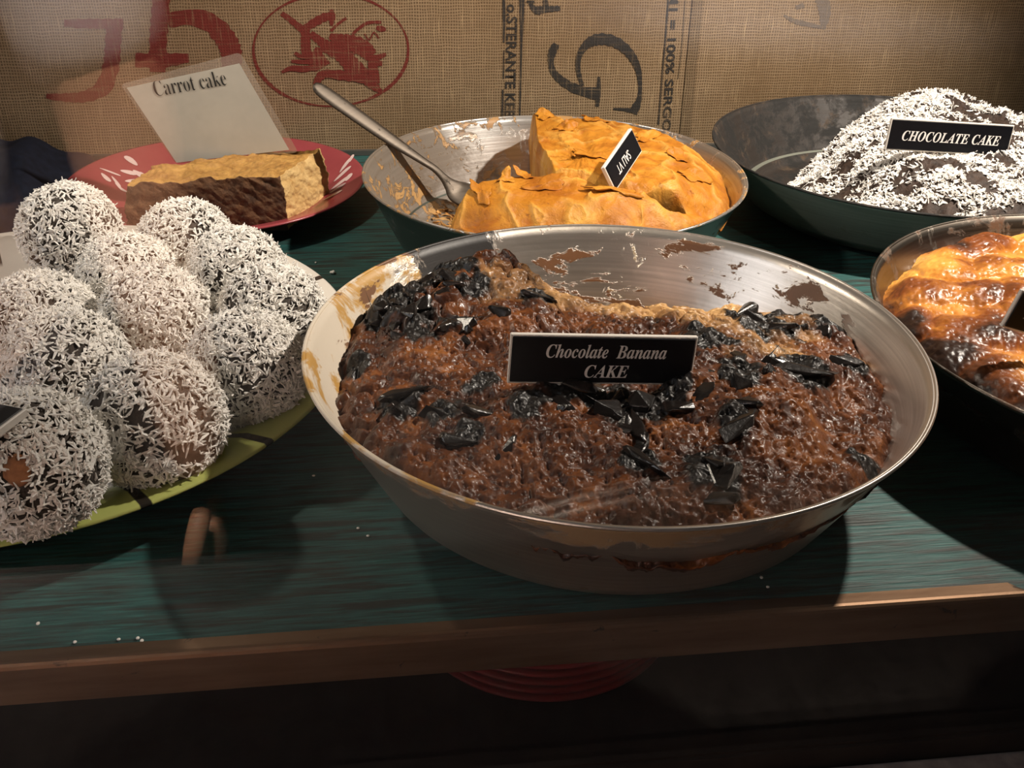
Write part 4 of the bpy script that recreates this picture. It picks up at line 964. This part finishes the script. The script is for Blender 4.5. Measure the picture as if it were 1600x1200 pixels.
# ------------------------------------------------------------------ street side: pavement, shop front below the window, a passer-by mirrored in the pane
Z_ST = -1.02
struct(box('ground', (-5.5, -12.0, Z_ST - 0.05), (7.5, 0.30, Z_ST), m_simple('grey_pavement', (0.13, 0.115, 0.105), 0.85, var=0.3, scale=12)), 'pavement in front of the shop window')
struct(box('wall_front', (-0.95, 0.30, Z_ST - 0.05), (1.35, 0.32, -0.127), MT['darkwood']), 'dark panel below the shop window')
MT['skin'] = m_simple('brown_skin', (0.50, 0.24, 0.13), 0.5, var=0.08, scale=25)
MT['shirt'] = m_simple('white_cotton_shirt', (0.64, 0.56, 0.54), 0.85, var=0.06, scale=60)
MT['jeans'] = m_simple('dark_trousers', (0.05, 0.045, 0.05), 0.85, var=0.2, scale=80)
MT['hair'] = m_simple('dark_hair', (0.02, 0.014, 0.010), 0.5, var=0.4, scale=150)
PX, PY = -0.49, -0.27
def skinned(name, verts, edges, radii, mat, parent, sub=2, root=0):
    me = bpy.data.meshes.new(name); me.from_pydata(verts, edges, []); o = link(name, me, None, parent)
    o.modifiers.new('skin', 'SKIN'); 
    sv = me.skin_vertices[0].data
    for k, r in enumerate(radii):
        sv[k].radius = (r, r) if not isinstance(r, tuple) else r
        sv[k].use_root = (k == root)
    md = o.modifiers.new('subsurf', 'SUBSURF'); md.levels = sub; md.render_levels = sub
    bpy.context.view_layer.update()
    m2 = bpy.data.meshes.new_from_object(o.evaluated_get(bpy.context.evaluated_depsgraph_get()))
    for p in m2.polygons: p.use_smooth = True
    m2.materials.clear(); m2.materials.append(mat)
    o.modifiers.clear(); o.data = m2; bpy.data.meshes.remove(me); m2.name = name; return o
person = empty('person', (PX, PY, Z_ST), 'person in a white short sleeved shirt mirrored in the glass at the left', 'person')
V = [(0, 0, 0.95), (0, 0.0, 1.12), (0, 0, 1.30), (0, 0, 1.43), (0, 0.01, 1.52), (0, 0.03, 1.60), (0, 0.03, 1.70), (0, 0.03, 1.74),
     (0.17, 0, 1.40), (0.245, 0.02, 1.22), (0.262, 0.04, 1.10), (0.285, 0.10, 0.97), (0.305, 0.15, 0.86), (0.312, 0.165, 0.80),
     (-0.17, 0, 1.40), (-0.24, 0.01, 1.22), (-0.255, 0.02, 1.10), (-0.265, 0.07, 0.96), (-0.268, 0.11, 0.84), (-0.268, 0.12, 0.78),
     (0.09, 0, 0.86), (0.10, 0.01, 0.50), (0.10, -0.01, 0.10), (0.10, 0.02, 0.045), (0.10, 0.16, 0.03),
     (-0.09, 0, 0.86), (-0.10, 0.01, 0.50), (-0.10, -0.01, 0.10), (-0.10, 0.02, 0.045), (-0.10, 0.16, 0.03)]
E_ = [(0, 1), (1, 2), (2, 3), (3, 4), (4, 5), (5, 6), (6, 7), (3, 8), (8, 9), (9, 10), (10, 11), (11, 12), (12, 13), (3, 14), (14, 15), (15, 16), (16, 17), (17, 18), (18, 19),
      (0, 20), (20, 21), (21, 22), (22, 23), (23, 24), (0, 25), (25, 26), (26, 27), (27, 28), (28, 29)]
Rr = [(0.15, 0.11), (0.13, 0.095), (0.15, 0.11), (0.10, 0.08), (0.055, 0.055), (0.075, 0.09), (0.078, 0.095), (0.055, 0.07),
      0.064, 0.060, 0.054, 0.046, 0.034, (0.038, 0.019), 0.062, 0.052, 0.043, 0.040, 0.030, (0.036, 0.018),
      0.088, 0.060, 0.042, 0.045, 0.030, 0.088, 0.060, 0.042, 0.045, 0.030]
skinned('body', V, E_, Rr, MT['skin'], person)
def fingers(wx, wy, wz, sgn):
    for k in range(4):
        L = (0.072, 0.082, 0.078, 0.062)[k]; y = wy + 0.024 - 0.016 * k
        skinned('finger', [(wx, y, wz + 0.01), (wx + 0.004 * sgn, y + 0.004, wz - L * 0.45), (wx - 0.004 * sgn, y + 0.006, wz - L * 0.8), (wx - 0.014 * sgn, y + 0.006, wz - L * 1.1)], [(0, 1), (1, 2), (2, 3)], [0.0095, 0.009, 0.0082, 0.006], MT['skin'], person, 1)
    skinned('thumb', [(wx, wy + 0.026, wz + 0.035), (wx - 0.008 * sgn, wy + 0.052, wz + 0.008), (wx - 0.014 * sgn, wy + 0.060, wz - 0.022)], [(0, 1), (1, 2)], [0.011, 0.0105, 0.007], MT['skin'], person, 1)
fingers(0.312, 0.168, 0.765, 1); fingers(-0.268, 0.123, 0.745, -1)
V = [(0, 0, 0.90), (0, 0, 1.12), (0, 0, 1.30), (0, 0, 1.44), (0.175, 0, 1.40), (0.225, 0.01, 1.28), (0.258, 0.030, 1.125), (-0.175, 0, 1.40), (-0.22, 0.005, 1.28), (-0.252, 0.018, 1.13)]
skinned('shirt', V, [(0, 1), (1, 2), (2, 3), (3, 4), (4, 5), (5, 6), (3, 7), (7, 8), (8, 9)], [(0.175, 0.13), (0.15, 0.112), (0.168, 0.125), (0.10, 0.085), 0.082, 0.074, 0.072, 0.082, 0.074, 0.072], MT['shirt'], person)
V = [(0, 0, 0.96), (0.095, 0, 0.84), (0.10, 0.01, 0.50), (0.10, -0.005, 0.09), (-0.095, 0, 0.84), (-0.10, 0.01, 0.50), (-0.10, -0.005, 0.09)]
skinned('trousers', V, [(0, 1), (1, 2), (2, 3), (0, 4), (4, 5), (5, 6)], [(0.165, 0.125), 0.10, 0.074, 0.062, 0.10, 0.074, 0.062], MT['jeans'], person)
skinned('hair', [(0, 0.0, 1.60), (0, -0.005, 1.70), (0, 0.02, 1.765), (0, 0.06, 1.765)], [(0, 1), (1, 2), (2, 3)], [(0.075, 0.07), (0.088, 0.095), (0.075, 0.08), (0.05, 0.04)], MT['hair'], person)
skinned('nose', [(0, 0.115, 1.675), (0, 0.138, 1.642)], [(0, 1)], [0.009, 0.014], MT['skin'], person, 1)
for sx in (-1, 1):
    skinned('ear', [(0.080 * sx, 0.03, 1.68), (0.086 * sx, 0.02, 1.645)], [(0, 1)], [0.014, 0.010], MT['skin'], person, 1)
    bm = bmesh.new(); bmesh.ops.create_uvsphere(bm, u_segments=16, v_segments=10, radius=0.012)
    o = link('eye', mesh_bm('eye', bm, True), MT['white_plastic'], person, (0.031 * sx, 0.112, 1.672))
skinned('mouth', [(-0.022, 0.118, 1.606), (0, 0.124, 1.606), (0.022, 0.118, 1.606)], [(0, 1), (1, 2)], [0.005, 0.007, 0.005], MT['print_ink'], person, 1)
